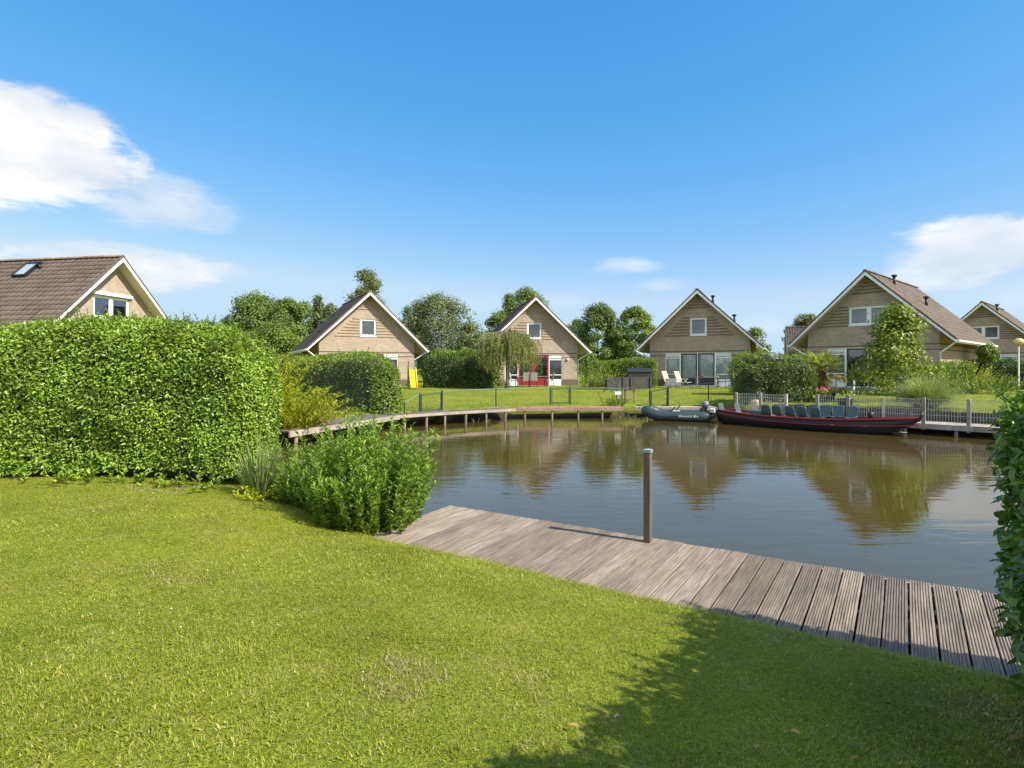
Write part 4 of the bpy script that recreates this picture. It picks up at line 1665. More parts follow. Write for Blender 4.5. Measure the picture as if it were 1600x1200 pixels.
# two side tubes joined round the bow, raised forward, cones aft
path, rad = [], []
side = []
for i in range(11):
    x = IL + .10 - (IL + .10 - .55) * i / 10
    side.append((x, -hb, .17 + .02 * (1 - i / 10)))
for i in range(1, 12):
    a = math.pi * i / 12
    side.append((.55 - .62 * math.sin(a) ** .8, -hb * math.cos(a), .19 + .17 * math.sin(a)))
for i in range(11):
    x = .55 + (IL + .10 - .55) * i / 10
    side.append((x, hb, .17 + .02 * (i / 10)))
rads = [RT] * len(side)
path = [(IL + .42, -hb, .20)] + [(IL + .3, -hb, .195)] + side + [(IL + .3, hb, .195), (IL + .42, hb, .20)]
rads = [.05, .15] + rads + [.15, .05]
m = MB().tube(path, rads, 16)
m.build('air_tube', M_RUBBER, dg, True)
MB().box(.5, IL + .02, -hb + .15, hb - .15, .07, .10).build('floor', M_RUBBERD, dg)
MB().box(IL - .06, IL - .01, -hb + .14, hb - .14, .06, .52).build('transom', M_BLACK, dg)
MB().box(.95, 1.2, -hb + .05, hb - .05, .33, .36).build('bench', M_PALE, dg)
for sd in (-1, 1):
    m = MB()
    pts = [(.5 + q * .16, sd * (hb + .215), .22 - .06 * math.sin(q / 5 * math.pi)) for q in range(6)]
    m.tube(pts, .012, 6)
    m.build('grab_line', M_BLACK, dg)
    MB().tube([(1.0, sd * (hb + .06), .37), (1.18, sd * (hb + .02), .56)], .025, 6).build('oar_lock', M_BLACK, dg)
    m = MB()
    m.tube([(IL + .05, sd * hb, .17)] and [(.62, sd * (hb + .212), .13), (IL + .08, sd * (hb + .212), .11)], .02, 6)
    m.build('rub_strip', M_RUBBERD, dg)
m = MB()
for (x0, wd, hh) in ((1.35, .10, .07), (1.48, .05, .05), (1.55, .05, .05), (1.62, .05, .05), (1.69, .05, .06), (1.78, .06, .07), (1.90, .10, .08), (2.03, .05, .06)):
    m.box(x0, x0 + wd, -hb - RT - .004, -hb - RT + .01, .18, .18 + hh)
m.build('side_mark', M_PALE, dg)
mt = MB().lathe([(.05, .50), (.13, .56), (.155, .66), (.13, .76), (.05, .80)], 14, (IL + .09, .05, 0)).build('motor_cowl', M_GREYP, dg, True)
MB().tube([(IL + .10, .05, .52), (IL + .12, .05, -.3)], [.06, .04], 8).build('motor_leg', M_BLACK, dg)
MB().tube([(IL + .02, .05, .56), (IL - .35, .08, .62)], .02, 6).build('tiller', M_BLACK, dg)
MB().box(IL + .2, IL + .42, hb - .22, hb - .02, .30, .48).build('fuel_tank', M_PALE, dg, bevel=.03)

# ------------------------------------------------------------------ fences of the gardens


def wire_mesh(m, a, b, z0, z1, pitch=.12, r=.0032, hp=.2):
    a, b = Vector(a), Vector(b)
    L = (b - a).length
    n = max(1, int(L / pitch))
    for i in range(n + 1):
        q = a.lerp(b, i / n)
        za = (q.z)
        m.bar((q.x, q.y, za + z0), (q.x, q.y, za + z1), r)
    k = max(1, int((z1 - z0) / hp))
    for j in range(k + 1):
        z = z0 + (z1 - z0) * j / k
        m.bar((a.x, a.y, a.z + z), (b.x, b.y, b.z + z), r)
    return m


def ground_at(x, y, dz=0.0):
    return Vector((x, y, lz(x, y) + dz))


def wire_fence(label, pts, h, mat, wire, rail_mat=None, gates=(), post_r=.028, extra_posts=True, rails=True):
    """posts at every point, rails and wire between; gates: index of the first post of a gate"""
    pts = [Vector(p) for p in pts]
    f = empty('wire_fence', pts[0], 0, label, 'fence')
    o = pts[0]
    for i, p in enumerate(pts):
        q = p - o
        big = i in gates or (i - 1) in gates
        r = post_r * (1.35 if big else 1)
        MB().tube([q + Vector((0, 0, -.1)), q + Vector((0, 0, h + .03))], r, 8).build('post', mat, f)
    for i, (a, b) in enumerate(zip(pts[:-1], pts[1:])):
        a2, b2 = a - o, b - o
        up = Vector((0, 0, 1))
        if i in gates:
            d = (b2 - a2).normalized() * .07
            m = MB()
            m.bar(a2 + d + up * .06, a2 + d + up * (h - .04), .035)
            m.bar(b2 - d + up * .06, b2 - d + up * (h - .04), .035)
            m.bar(a2 + d + up * (h - .05), b2 - d + up * (h - .05), .035)
            m.bar(a2 + d + up * .08, b2 - d + up * .08, .035)
            g = m.build('gate', mat, f)
            wire_mesh(MB(), a2 + d, b2 - d, .1, h - .06, .06).build('wire_panel', wire, g)
            MB().bar(b2 - d * 1.3 + up * h * .55 + Vector((0, -.03, 0)), b2 - d * 2.6 + up * h * .55 + Vector((0, -.03, 0)), .02).build('handle', M_STEEL, g)
        else:
            if rails:
                MB().tube([a2 + up * h, b2 + up * h], .014, 6).build('rail', rail_mat or mat, f)
            wire_mesh(MB(), a2, b2, .05, h - .02, .14).build('wire_panel', wire, f)
    return f


M_THINWIRE = plain('thin_green_wire', (.10, .14, .10), .5, .3, var=.1)


def gp(x, y, z=None):
    """ground point at a pixel, found by following the lawn's height"""
    z = .35
    for _ in range(12):
        p = px(x, y, z)
        z = lz(p.x, p.y)
    return Vector((p.x, p.y, z))


def at_col(x, d):
    X = (x - 800) / FPX * d
    return Vector((X, d, lz(X, d)))


GF = [at_col(632, 21.4), at_col(656, 22.2), at_col(691, 22.9), at_col(775, 25.0), at_col(860, 26.6), at_col(891, 26.6), at_col(972, 26.4)]
wire_fence('long green wire fence with two gates across the lawn behind the boardwalk', GF, .76, M_GREENF, M_THINWIRE, M_GREENL, gates=(1, 4))
wire_fence('black wire fence in front of the trimmed green hedge on the left bank', [at_col(478, 18.7), at_col(540, 20.2), at_col(601, 21.7)], .84, M_DARKF, M_DARKF, rails=False)
wire_fence('black wire fence with a gate behind the inflatable dinghy', [at_col(1015.5, 26.2), at_col(1044, 26.4), at_col(1107, 27.0), at_col(1147, 27.3)], .88, M_DARKF, M_DARKF, gates=(0,))
wire_fence('pale green fence running back between the two middle gardens', [at_col(972, 26.6), at_col(963.5, 30.2), at_col(955, 34.8), at_col(944, 34.9)], .78, M_GREENF, M_THINWIRE, M_GREENL)
# white sign on the corner post
q = at_col(966, 26.25)
sg = empty('sign', (q.x, q.y, q.z + .55), 0, 'small blank white sign fixed to the corner post of the green fence', 'sign')
MB().box(-.15, .13, -.012, 0, -.07, .07).build('sign_plate', M_WHITE, sg)
MB().box(-.02, .02, .0, .02, -.5, .05).build('sign_stake', M_GREYWOOD, sg)
# little wooden feeder table right of the corner post
q = at_col(984, 27.2)
bt = empty('feeder_table', q, 0, 'little wooden bird feeder table with a pitched top beside the corner post', 'bird table')
m = MB()
m.box(-.24, .24, -.16, .16, .62, .66)
m.build('table_top', M_POSTW, bt)
m = MB()
m.bar((-.3, 0, .68), (.0, 0, .76), .3, .025, up=(0, 0, 1))
m.bar((.0, 0, .76), (.3, 0, .68), .3, .025, up=(0, 0, 1))
m.build('roof', M_POSTW, bt)
for sx in (-.2, .2):
    for sy in (-.12, .12):
        MB().bar((sx, sy, -.02), (sx, sy, .62), .05).build('leg', M_PILE, bt)
MB().bar((-.2, -.12, .1), (.2, -.12, .5), .04).build('cross_brace', M_PILE, bt)

# dark plank fence and storage box between the two middle houses
fa, fb = at_col(946, 36.5), at_col(1018, 37.5)
df = empty('plank_fence', fa, math.atan2((fb - fa).y, (fb - fa).x), 'low black plank fence left of the shaded house', 'fence')
L = (fb - fa).length
n = 14
for i in range(n):
    MB().box(i * L / n + .006, (i + 1) * L / n - .006, -.012, .012, 0.02, .80 + random.uniform(-.01, .01)).build('plank', M_DARKWOOD, df)
MB().box(0, L, -.03, -.012, .70, .78).build('rail', M_DARKWOOD, df)
for sx in (.1, 1.2, 1.75, L - .1):
    MB().box(sx - .04, sx + .04, -.085, -.03, -.1, .84).build('post', M_DARKWOOD, df)
q = at_col(999, 38.4)
sb = empty('storage_box', q, R(-6), 'dark blue grey storage box with sloping lid behind the black plank fence', 'storage box')
MB().box(-.75, .75, -.4, .4, 0, 1.05).build('box_body', M_DARKWOOD, sb)
m = MB()
m.add([(-.8, -.45, 1.05), (.8, -.45, 1.05), (.8, .45, 1.05), (-.8, .45, 1.05), (-.78, -.43, 1.16), (.78, -.43, 1.16), (.78, .43, 1.30), (-.78, .43, 1.30)],
      [(3, 2, 1, 0), (4, 5, 6, 7), (0, 1, 5, 4), (1, 2, 6, 5), (2, 3, 7, 6), (3, 0, 4, 7)])
m.build('lid', M_DARKF, sb)

# ------------------------------------------------------------------ garden furniture


def lounger(p, rz, label):
    o = empty('garden_chair', p, rz, label, 'garden chair', 'cream reclining chairs by the shaded house')
    MB().box(-.26, .26, -.25, .22, .37, .40).build('seat', M_CREAM, o)
    m = MB()
    T = Matrix.Translation((0, .22, .39)) @ Matrix.Rotation(R(-22), 4, 'X')
    m.box(-.26, .26, -.02, .02, 0, .76, T)
    m.build('backrest', M_CREAM, o)
    m = MB()
    T = Matrix.Translation((0, -.25, .385)) @ Matrix.Rotation(R(0), 4, 'X')
    m.box(-.26, .26, -.38, 0, -.015, .015, T)
    m.build('footrest', M_CREAM, o)
    for sx in (-.28, .28):
        MB().bar((sx, -.5, .0), (sx, .1, .58), .028).build('leg', M_CREAM, o)
        MB().bar((sx, .42, .0), (sx, -.15, .58), .028).build('leg', M_WHITE, o)
        MB().bar((sx, -.2, .595), (sx, .32, .595), .05, .025).build('armrest', M_WHITE, o)
    return o


lounger(at_col(1047, 38.6), R(38), 'cream reclining garden chair nearest the left corner of the shaded house')
lounger(at_col(1066.5, 38.2), R(38), 'cream reclining garden chair in front of the navy garden doors')


def table(p, rz, w, d, h, top, leg, label):
    o = empty('garden_table', p, rz, label, 'table')
    MB().box(-w / 2, w / 2, -d / 2, d / 2, h - .035, h).build('table_top', top, o)
    for sx in (-1, 1):
        for sy in (-1, 1):
            MB().bar((sx * (w / 2 - .05), sy * (d / 2 - .05), 0), (sx * (w / 2 - .05), sy * (d / 2 - .05), h - .036), .045).build('leg', leg, o)
    return o


def chair(p, rz, mat, fr, label, group):
    o = empty('garden_chair', p, rz, label, 'garden chair', group)
    MB().box(-.24, .24, -.22, .24, .42, .45).build('seat', mat, o)
    T = Matrix.Translation((0, .24, .44)) @ Matrix.Rotation(R(-12), 4, 'X')
    MB().box(-.24, .24, -.015, .015, .03, .58, T).build('backrest', mat, o)
    for sx in (-.25, .25):
        for sy in (-.22, .26):
            MB().bar((sx, sy + (.05 if sy > 0 else -.03), 0), (sx, sy, .43), .03).build('leg', fr, o)
        MB().bar((sx, -.2, .65), (sx, .3, .65), .04, .025).build('armrest', fr, o)
        MB().bar((sx, -.22, .43), (sx, -.2, .65), .025).build('arm_post', fr, o)
    return o


q = at_col(1105, 37.6)
t1 = table(q, R(-32), 1.3, .8, .74, M_GREYWOOD, M_GREYWOOD, 'grey garden table with a red cloth in front of the shaded house')
rc = empty('red_cloth', (q.x - .35, q.y - .1, q.z + .742), 0, 'crumpled red cloth lying on the grey garden table', 'cloth')
m = MB().lathe([(.20, 0), (.21, .02), (.15, .06), (.09, .05), (.02, .09)], 11)
m.v = [(v[0] * (1 + .3 * math.sin(i * 1.7)), v[1] * (1 + .3 * math.cos(i * 2.3)), v[2]) for i, v in enumerate(m.v)]
m.build('cloth_folds', M_RED, rc, True)
chair(at_col(1128, 37.3), R(70), M_BLACK, M_DARKF, 'black garden chair right of the grey table with the red cloth', 'black garden chairs')
q = at_col(830, 41.6)
table(q, R(9), 2.2, .85, .74, M_GREYWOOD, M_DARKF, 'long garden table in front of the red garden doors')
G3 = 'garden chairs round the table at the red doors'
chair(at_col(821.5, 40.7), R(180 + 9), M_GREYTEX, M_DARKF, 'grey garden chair at the long table, nearer the weeping tree', G3)
chair(at_col(833.5, 40.7), R(180 + 6), M_GREYTEX, M_DARKF, 'grey garden chair at the long table before the middle of the red doors', G3)
chair(at_col(804, 41.4), R(80), M_GREYTEX, M_DARKF, 'dark framed garden chair at the end of the long table beside the willow trunk', G3)
chair(at_col(857.5, 41.6), R(-80), M_GREYTEX, M_DARKF, 'dark framed garden chair at the table end by the right side window', G3)

# yellow slide
q = at_col(645.5, 37.0)
sl = empty('play_slide', q, R(14), 'yellow children slide with a green ladder frame on the lawn', 'slide')
m = MB()
prof = [(-1.05, .10), (-.75, .16), (-.3, .55), (.3, 1.16), (.55, 1.22)]
for (a, b) in zip(prof[:-1], prof[1:]):
    m.add([(-.2, a[0], a[1]), (.2, a[0], a[1]), (.2, b[0], b[1]), (-.2, b[0], b[1])], [(0, 1, 2, 3)])
    for sx in (-.2, .2):
        m.bar((sx, a[0], a[1] + .05), (sx, b[0], b[1] + .05), .05, .14)
m.build('chute', M_YELLOW, sl)
for sx in (-.26, .26):
    MB().bar((sx, 1.0, 0), (sx, .5, 1.75), .07).build('ladder_rail', M_TEAL, sl)
    MB().bar((sx, -.1, 0), (sx, .45, 1.2), .05).build('leg', M_TEAL, sl)
for k in range(4):
    MB().bar((-.26, .98 - .08 * k, .25 + .27 * k), (.26, .98 - .08 * k, .25 + .27 * k), .05).build('rung', M_YELLOW, sl)

# red lamp-like garden object beside the dark shed door of the second house
q = at_col(756, 40.0)
sh = empty('red_box', q, 0, 'small red box on a post by the corner of the house with red doors', 'box')
MB().box(-.22, .2, -.15, .15, .95, 1.35).build('box_body', M_RED, sh, bevel=.03)
MB().bar((0, 0, 0), (0, 0, .95), .09).build('post', M_DARKF, sh)

# flower pots by the palm
for (cx_, d_, lab) in ((1283, 24.6, 'dark flower pot with pink geraniums nearest the big hedge'), (1291.5, 25.0, 'dark flower pot with pink geraniums in the middle of three'), (1299, 25.6, 'dark flower pot with pink geraniums nearest the bird table')):
    q = at_col(cx_, d_)
    fp = empty('flower_pot', q, 0, lab, 'flower pot', 'geranium pots by the palm')
    MB().lathe([(.11, 0), (.17, .30), (.19, .31), (.19, .35), (.16, .35), (.15, .30)], 14).build('pot', M_POT, fp, True)
    n = 160
    P = np.stack([rng.normal(0, .13, n), rng.normal(0, .13, n), rng.uniform(.30, .52, n)], 1)
    v, f = leaf_quads(P, rng.normal(0, 1, (n, 3)) + [0, 0, .6], rng.normal(0, .5, (n, 3)) + [0, 0, 1], .08, .07)
    link('foliage', np_mesh('foliage', v, f, M_HEDGE2), fp)
    P = []
    for k in range(11):
        c = np.array([rng.normal(0, .14), rng.normal(0, .14), rng.uniform(.50, .62)])
        P.append(c + rng.normal(0, .025, (14, 3)))
    P = np.concatenate(P)
    v, f = leaf_quads(P, rng.normal(0, 1, P.shape), rng.normal(0, .5, P.shape) + [0, 0, 1], .045, .045)
    link('blossoms', np_mesh('blossoms', v, f, M_PINK), fp)
# low tub on the lawn behind the mesh fence
q = at_col(1321, 22.3)
tb = empty('garden_tub', q, 0, 'round dark tub standing on the lawn behind the mesh fence', 'tub')
MB().lathe([(.22, 0), (.27, .26), (.30, .27), (.30, .31), (.25, .31), (.22, .1)], 16).build('tub_body', M_POT, tb, True)
# dark stand with splayed feet by the large house
q = at_col(1307, 29.5)
bs = empty('garden_stand', q, 0, 'slim dark wooden stand with splayed feet before the tall side window', 'stand')
MB().bar((0, 0, .1), (0, 0, .95), .055).build('pole', M_POSTW, bs)
for k in range(4):
    a = math.pi / 4 + k * math.pi / 2
    MB().bar((0, 0, .22), (.28 * math.cos(a), .28 * math.sin(a), .0), .045).build('foot', M_QUAY, bs)
MB().box(-.14, .14, -.14, .14, .95, .99).build('tray', M_POSTW, bs)
# pale stake beside the dark doors
q = at_col(1334, 29.0)
st = empty('garden_stake', q, 0, 'pale wooden stake standing among plants before the dark doors', 'stake')
m = MB()
m.bar((0, 0, 0), (.02, 0, .88), .075)
m.build('stake_body', M_WHITE, st)

# globe street lamp at the right
q = at_col(1591.7, 33.0)
zl = CAMZ + (HOR - 533.5) / FPX * 33.0
lamp = empty('street_lamp', q, 0, 'street lamp with amber globe on a thin pale pole at the right', 'street lamp')
MB().tube([(0, 0, -.1), (0, 0, zl - q.z - .18)], [.045, .035], 10).build('pole', M_WHITE, lamp)
MB().lathe([(.05, -.20), (.17, -.165), (.235, -.07), (.25, .01), (.22, .09), (.13, .16), (.02, .18)], 20, (0, 0, zl - q.z)).build('globe', M_LAMP, lamp, True)
MB().lathe([(.07, -.24), (.08, -.2), (.06, -.19)], 12, (0, 0, zl - q.z)).build('collar', M_GREYP, lamp)

# mooring ropes
M_ROPE = plain('mooring_rope', (.32, .28, .2), .9, var=.2)


def rope(a, b, sag, label):
    a, b = Vector(a), Vector(b)
    o = empty('mooring_rope', a, 0, label, 'rope', 'ropes of the moored boats')
    pts = []
    for i in range(9):
        t = i / 8
        q = (b - a) * t
        q.z -= sag * 4 * t * (1 - t)
        pts.append(q)
    MB().tube(pts, .011, 5).build('strand', M_ROPE, o)


bw = boat.location
tip = Vector((BS.x, BS.y, WATER_Z)) + bd * (BL - .1) + Vector((0, 0, st_sheer(1) + .02))
rope(tip, jet_pt(jet_at(1443), JZ + .35, -.01), .12, 'slack rope from the bow of the black boat to a fence post')
rope((ib.x, ib.y, WATER_Z + .5), (5.4, 25.1, .24), .08, 'short rope from the bow of the dinghy to the quay edge')

# ------------------------------------------------------------------ hedges


def hedge(label, a, b, thick, h, n, leaf, mat, side=1, detail=True, lumps=.10, shoots=0, z=None, ends=.35, taper=0.0, faces=None, cat_='hedge', name='hedge', up_bias=.25, solo=0, base_gap=0.0, topcurve=None, core=M_CORE, inset=.22):
    """clipped hedge along a-b (ground points), leaves on a lumpy shell round a solid core coloured as inner shade.
    side: the thickness lies to the left (+1) of a-b"""
    a, b = Vector(a), Vector(b)
    d = (b - a)
    L = d.length
    ang = math.atan2(d.y, d.x)
    o = empty(name, a, ang, label, cat_)
    z1 = (b.z - a.z)
    hl = L / 2
    # sample the shell of a rounded box: x 0..L, y 0..thick*side, z 0..h
    area = {'f': L * h, 'k': L * h, 't': L * thick, 'e0': thick * h, 'e1': thick * h}
    if faces:
        area = {k: v * faces.get(k, 0) for k, v in area.items()}
    tot = sum(area.values())
    Ps, Ns = [], []
    for k, ar in area.items():
        m = int(n * ar / tot)
        if m < 1:
            continue
        u, v = rng.uniform(0, 1, m), rng.uniform(0, 1, m)
        if k == 'f':
            P = np.stack([u * L, np.zeros(m), v * h], 1)
            N = np.tile([0, -1., 0], (m, 1))
        elif k == 'k':
            P = np.stack([u * L, np.full(m, thick), v * h], 1)
            N = np.tile([0, 1., 0], (m, 1))
        elif k == 't':
            P = np.stack([u * L, v * thick, np.full(m, h)], 1)
            N = np.tile([0, 0, 1.], (m, 1))
        elif k == 'e0':
            P = np.stack([np.zeros(m), u * thick, v * h], 1)
            N = np.tile([-1., 0, 0], (m, 1))
        else:
            P = np.stack([np.full(m, L), u * thick, v * h], 1)
            N = np.tile([1., 0, 0], (m, 1))
        Ps.append(P)
        Ns.append(N)
    P, N = np.concatenate(Ps), np.concatenate(Ns)

    def shape(P, N, pull):
        # round the corners, taper, lumps
        c = np.array([L / 2, thick / 2, h / 2])
        hs = np.array([L / 2, thick / 2, h / 2])
        q = P - c
        r = min(ends, thick * .48, h * .45)
        inner = np.clip(q, -(hs - r), hs - r)
        inner[:, 2] = np.clip(q[:, 2], -hs[2], hs[2] - r)
        e = q - inner
        ln = np.linalg.norm(e, axis=1, keepdims=True)
        Nn = np.where(ln > 1e-6, e / np.maximum(ln, 1e-6), N)
        q = inner + Nn * np.minimum(ln, r)
        P2 = q + c
        lm = lump(P2, 2.2, 17 + int(L * 10)) * lumps + lump(P2, 6.5, 3 + int(L * 10)) * lumps * .45
        P2 = P2 + Nn * (lm[:, None] - pull)
        if taper:
            P2[:, 1] += (thick / 2 - P2[:, 1]) * taper * P2[:, 2:3][:, 0] / h
        if topcurve is not None:
            P2[:, 2] *= topcurve(P2[:, 0] / L)
        P2[:, 1] *= side
        Nn = Nn.copy()
        Nn[:, 1] *= side
        P2[:, 2] += z1 * P2[:, 0] / L
        return P2, Nn

    P, Nn = shape(P, N, rng.exponential(.085 if detail else .06, (len(P), 1)))
    if base_gap:
        keep = P[:, 2] > base_gap * (1 + .7 * lump(P, 2.5, 8))
        P, Nn = P[keep], Nn[keep]
    if detail:
        hole = lump(P, 3.1, 77) + .5 * lump(P, 9.0, 78)
        keep = rng.uniform(0, 1, len(P)) > sstep(hole, .55, 1.15) * .8
        P, Nn = P[keep], Nn[keep]
    m = len(P)
    N2 = nrm(Nn * .8 + [0, 0, .55] + rng.normal(0, .55, (m, 3)))
    D = nrm(np.cross(N2, rng.normal(0, 1, (m, 3))) + Nn * .35 + [0, 0, up_bias])
    sz = leaf * rng.uniform(.45, 1.35, m)
    parts = [leaf_verts(P, D, N2, sz, sz * .48) if detail else leaf_quads(P, D, N2, sz, sz * .55)]
    stems = MB()
    if shoots:
        # young shoots that stand out of the clipped surface
        k = shoots
        idx = rng.choice(np.flatnonzero(Nn[:, 2] > .3) if (Nn[:, 2] > .3).sum() > k else np.arange(m), k)
        for i in idx:
            ln = rng.uniform(.06, .24) * (leaf / .06) ** .5
            dr = nrm((np.array([[rng.normal(0, .35), rng.normal(0, .35), 1.0]]) + Nn[i] * .5))[0]
            q = 6 + int(ln * 40)
            tt = np.linspace(.15, 1, q)
            PP = P[i] + dr * tt[:, None] * ln
            an = tt * 23
            DD = np.stack([np.cos(an), np.sin(an), np.full(q, .8)], 1)
            parts.append(leaf_verts(PP, DD, np.tile([0, 0, 1.0], (q, 1)) + DD * -.4, leaf * (1.1 - .5 * tt), leaf * .42 * (1.1 - .5 * tt)) if detail else leaf_quads(PP, DD, np.tile([0, 0, 1.0], (q, 1)), leaf * .8, leaf * .4))
            stems.bar(P[i] - dr * .05, P[i] + dr * ln * .9, .005)
    v, f = cat(parts)
    fo = link('foliage', np_mesh('foliage', v, f, mat), o)
    fo['kind'] = 'stuff'
    # solid core, the shade between the leaves put into its colour, and stems
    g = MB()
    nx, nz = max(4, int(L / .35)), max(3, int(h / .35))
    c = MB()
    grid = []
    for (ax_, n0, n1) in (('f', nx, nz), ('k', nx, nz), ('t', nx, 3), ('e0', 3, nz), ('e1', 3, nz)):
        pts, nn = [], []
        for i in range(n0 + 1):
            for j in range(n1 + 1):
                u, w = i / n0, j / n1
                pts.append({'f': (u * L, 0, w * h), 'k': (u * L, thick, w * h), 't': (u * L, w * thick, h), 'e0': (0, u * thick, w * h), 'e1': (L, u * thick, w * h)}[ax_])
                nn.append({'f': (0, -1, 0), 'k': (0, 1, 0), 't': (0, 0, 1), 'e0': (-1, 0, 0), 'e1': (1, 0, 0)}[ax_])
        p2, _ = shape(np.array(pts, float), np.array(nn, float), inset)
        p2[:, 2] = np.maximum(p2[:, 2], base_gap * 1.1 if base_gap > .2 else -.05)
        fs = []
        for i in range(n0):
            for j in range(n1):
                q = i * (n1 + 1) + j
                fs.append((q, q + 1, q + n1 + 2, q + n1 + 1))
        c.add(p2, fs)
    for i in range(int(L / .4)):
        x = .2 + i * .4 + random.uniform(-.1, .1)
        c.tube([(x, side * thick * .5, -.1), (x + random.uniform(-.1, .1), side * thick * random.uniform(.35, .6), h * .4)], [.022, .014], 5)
    c.build('shade_core_stems', core, o, True)
    if stems.n:
        stems.build('shoots', M_TWIG, o)['kind'] = 'stuff'
    return o


z0 = lz(-6, 7.9)
# the tall hedge on the left: front face towards the camera, rounded right end
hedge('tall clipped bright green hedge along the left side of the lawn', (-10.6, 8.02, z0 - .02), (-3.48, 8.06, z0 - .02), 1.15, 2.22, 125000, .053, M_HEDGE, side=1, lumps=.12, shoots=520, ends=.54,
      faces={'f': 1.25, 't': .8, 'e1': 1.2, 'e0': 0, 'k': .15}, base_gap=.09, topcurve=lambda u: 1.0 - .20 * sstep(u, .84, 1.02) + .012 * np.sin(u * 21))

# the hedge on the right, close by; it throws the shade on the grass
HE = np.array([3.02, 3.62])
hd = np.array([-.552, -.834])
ha, hb_ = HE, HE + hd * 7.6
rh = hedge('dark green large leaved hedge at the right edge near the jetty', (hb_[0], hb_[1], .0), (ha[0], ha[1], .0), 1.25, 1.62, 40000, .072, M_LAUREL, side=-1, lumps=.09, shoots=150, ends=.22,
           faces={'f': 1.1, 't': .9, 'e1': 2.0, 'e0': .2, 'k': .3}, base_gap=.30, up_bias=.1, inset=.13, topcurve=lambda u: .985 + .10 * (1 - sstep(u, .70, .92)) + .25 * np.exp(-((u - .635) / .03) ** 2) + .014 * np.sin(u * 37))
# its leaves that show largest, one by one
one = [leaf_verts(np.zeros((1, 3)), np.array([[1., 0, 0]]), np.array([[0, 0, 1.]]), .085, .04, .3 - .1 * k, .1 + .1 * k) for k in range(3)]
one = [np_mesh('leaf', v, f, M_LAUREL) for v, f in one]
LEN = 7.6
for i in range(280):
    # the camera-facing side (local y near 0) and the water end (local x near LEN)
    if i % 5 < 3:
        p = Vector((LEN - abs(random.gauss(0, .7)), random.uniform(-.06, .06) * 1, random.uniform(.40, 1.62)))
        nn = Vector((.2, .9, .4))
    else:
        p = Vector((LEN + random.uniform(-.06, .05), -random.uniform(.0, .9), random.uniform(.38, 1.62)))
        nn = Vector((.9, .1, .4))
    o = link('leaf', one[i % 3], rh)
    nn = (nn + Vector((random.gauss(0, .45), random.gauss(0, .45), random.gauss(0, .35)))).normalized()
    dd = nn.cross(Vector((random.gauss(0, 1), random.gauss(0, 1), random.gauss(0, 1)))).normalized()
    M = Matrix((dd, nn.cross(dd), nn)).transposed().to_4x4()
    o.matrix_local = Matrix.Translation(p) @ M @ Matrix.Scale(random.uniform(.75, 1.2), 4)

# hedges of the gardens across the water
ga = Vector((-3.72, 21.75, lz(-3.9, 21.7)))
gb = Vector((-13.2, 38.0, .6))
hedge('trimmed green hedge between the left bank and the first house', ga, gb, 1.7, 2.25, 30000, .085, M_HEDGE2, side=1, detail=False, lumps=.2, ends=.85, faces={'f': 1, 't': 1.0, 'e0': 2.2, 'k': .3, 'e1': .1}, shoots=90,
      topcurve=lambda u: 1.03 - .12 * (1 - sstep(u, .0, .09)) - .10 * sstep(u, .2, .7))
hedge('dark green hedge on the lawn between the two left houses', Vector((-6.0, 38.6, .55)), Vector((-1.5, 37.6, .55)), 1.3, 2.0, 14000, .10, M_HEDGED, side=1, detail=False, lumps=.16, ends=.6, shoots=60,
      faces={'f': 1, 't': 1, 'e0': 1, 'e1': 1, 'k': .2}, topcurve=lambda u: 1.04 - .36 * sstep(u, .72, .92))
hedge('lighter hedge behind the dark hedge between the left houses', Vector((-6.2, 42.5, .55)), Vector((-.9, 41.5, .55)), 1.2, 2.75, 9000, .12, M_TREEB, side=1, detail=False, lumps=.25, ends=.6, faces={'f': 1, 't': 1, 'e0': .5, 'e1': .5, 'k': .1})
hedge('clipped hedge behind the black plank fence', Vector((5.4, 41.6, .6)), Vector((9.9, 40.2, .6)), 1.0, 1.95, 9000, .10, M_HEDGE2, side=1, detail=False, lumps=.12, ends=.4, faces={'f': 1, 't': 1, 'e0': .5, 'e1': .5, 'k': .1})
hedge('big reddish tipped hedge between the shaded house and the palm', Vector((9.9, 24.9, .40)), Vector((12.95, 24.75, .42)), 1.9, 1.60, 22000, .085, M_REDTIP, side=1, detail=True, lumps=.18, ends=.65, shoots=80,
      faces={'f': 1.1, 't': 1, 'e0': .8, 'e1': .8, 'k': .1}, topcurve=lambda u: .92 + .10 * sstep(u, .2, .6) - .06 * sstep(u, .7, 1.))
hedge('light green bushy hedge rising behind the reddish tipped hedge', Vector((11.6, 30.5, .6)), Vector((16.2, 30.0, .6)), 1.6, 1.95, 12000, .09, M_TREEB, side=1, detail=False, lumps=.35, ends=.6, shoots=60,
      faces={'f': 1, 't': 1, 'e0': .8, 'e1': .6, 'k': .1})
hedge('green shrubs along the right side of the large house', Vector((18.6, 27.2, .6)), Vector((22.6, 28.4, .62)), 2.0, 1.42, 16000, .085, M_HEDGE2, side=1, detail=False, lumps=.38, ends=.6, shoots=80,
      faces={'f': 1, 't': 1, 'e0': .8, 'e1': .8, 'k': .1})
hedge('dark clipped hedge below the globe lamp', Vector((27.2, 35.4, .62)), Vector((33.0, 33.0, .62)), 1.5, 1.75, 8000, .11, M_HEDGED, side=1, detail=False, lumps=.14, ends=.5, faces={'f': 1, 't': 1, 'e0': 1, 'e1': .2, 'k': .1})
hedge('far hedge at the left closing the garden below the wood', Vector((-34, 46, .55)), Vector((-12.5, 47, .55)), 1.6, 2.4, 9000, .16, M_TREEB, side=1, detail=False, lumps=.3, ends=.6, faces={'f': 1, 't': .7, 'e0': .1, 'e1': .5, 'k': .0})
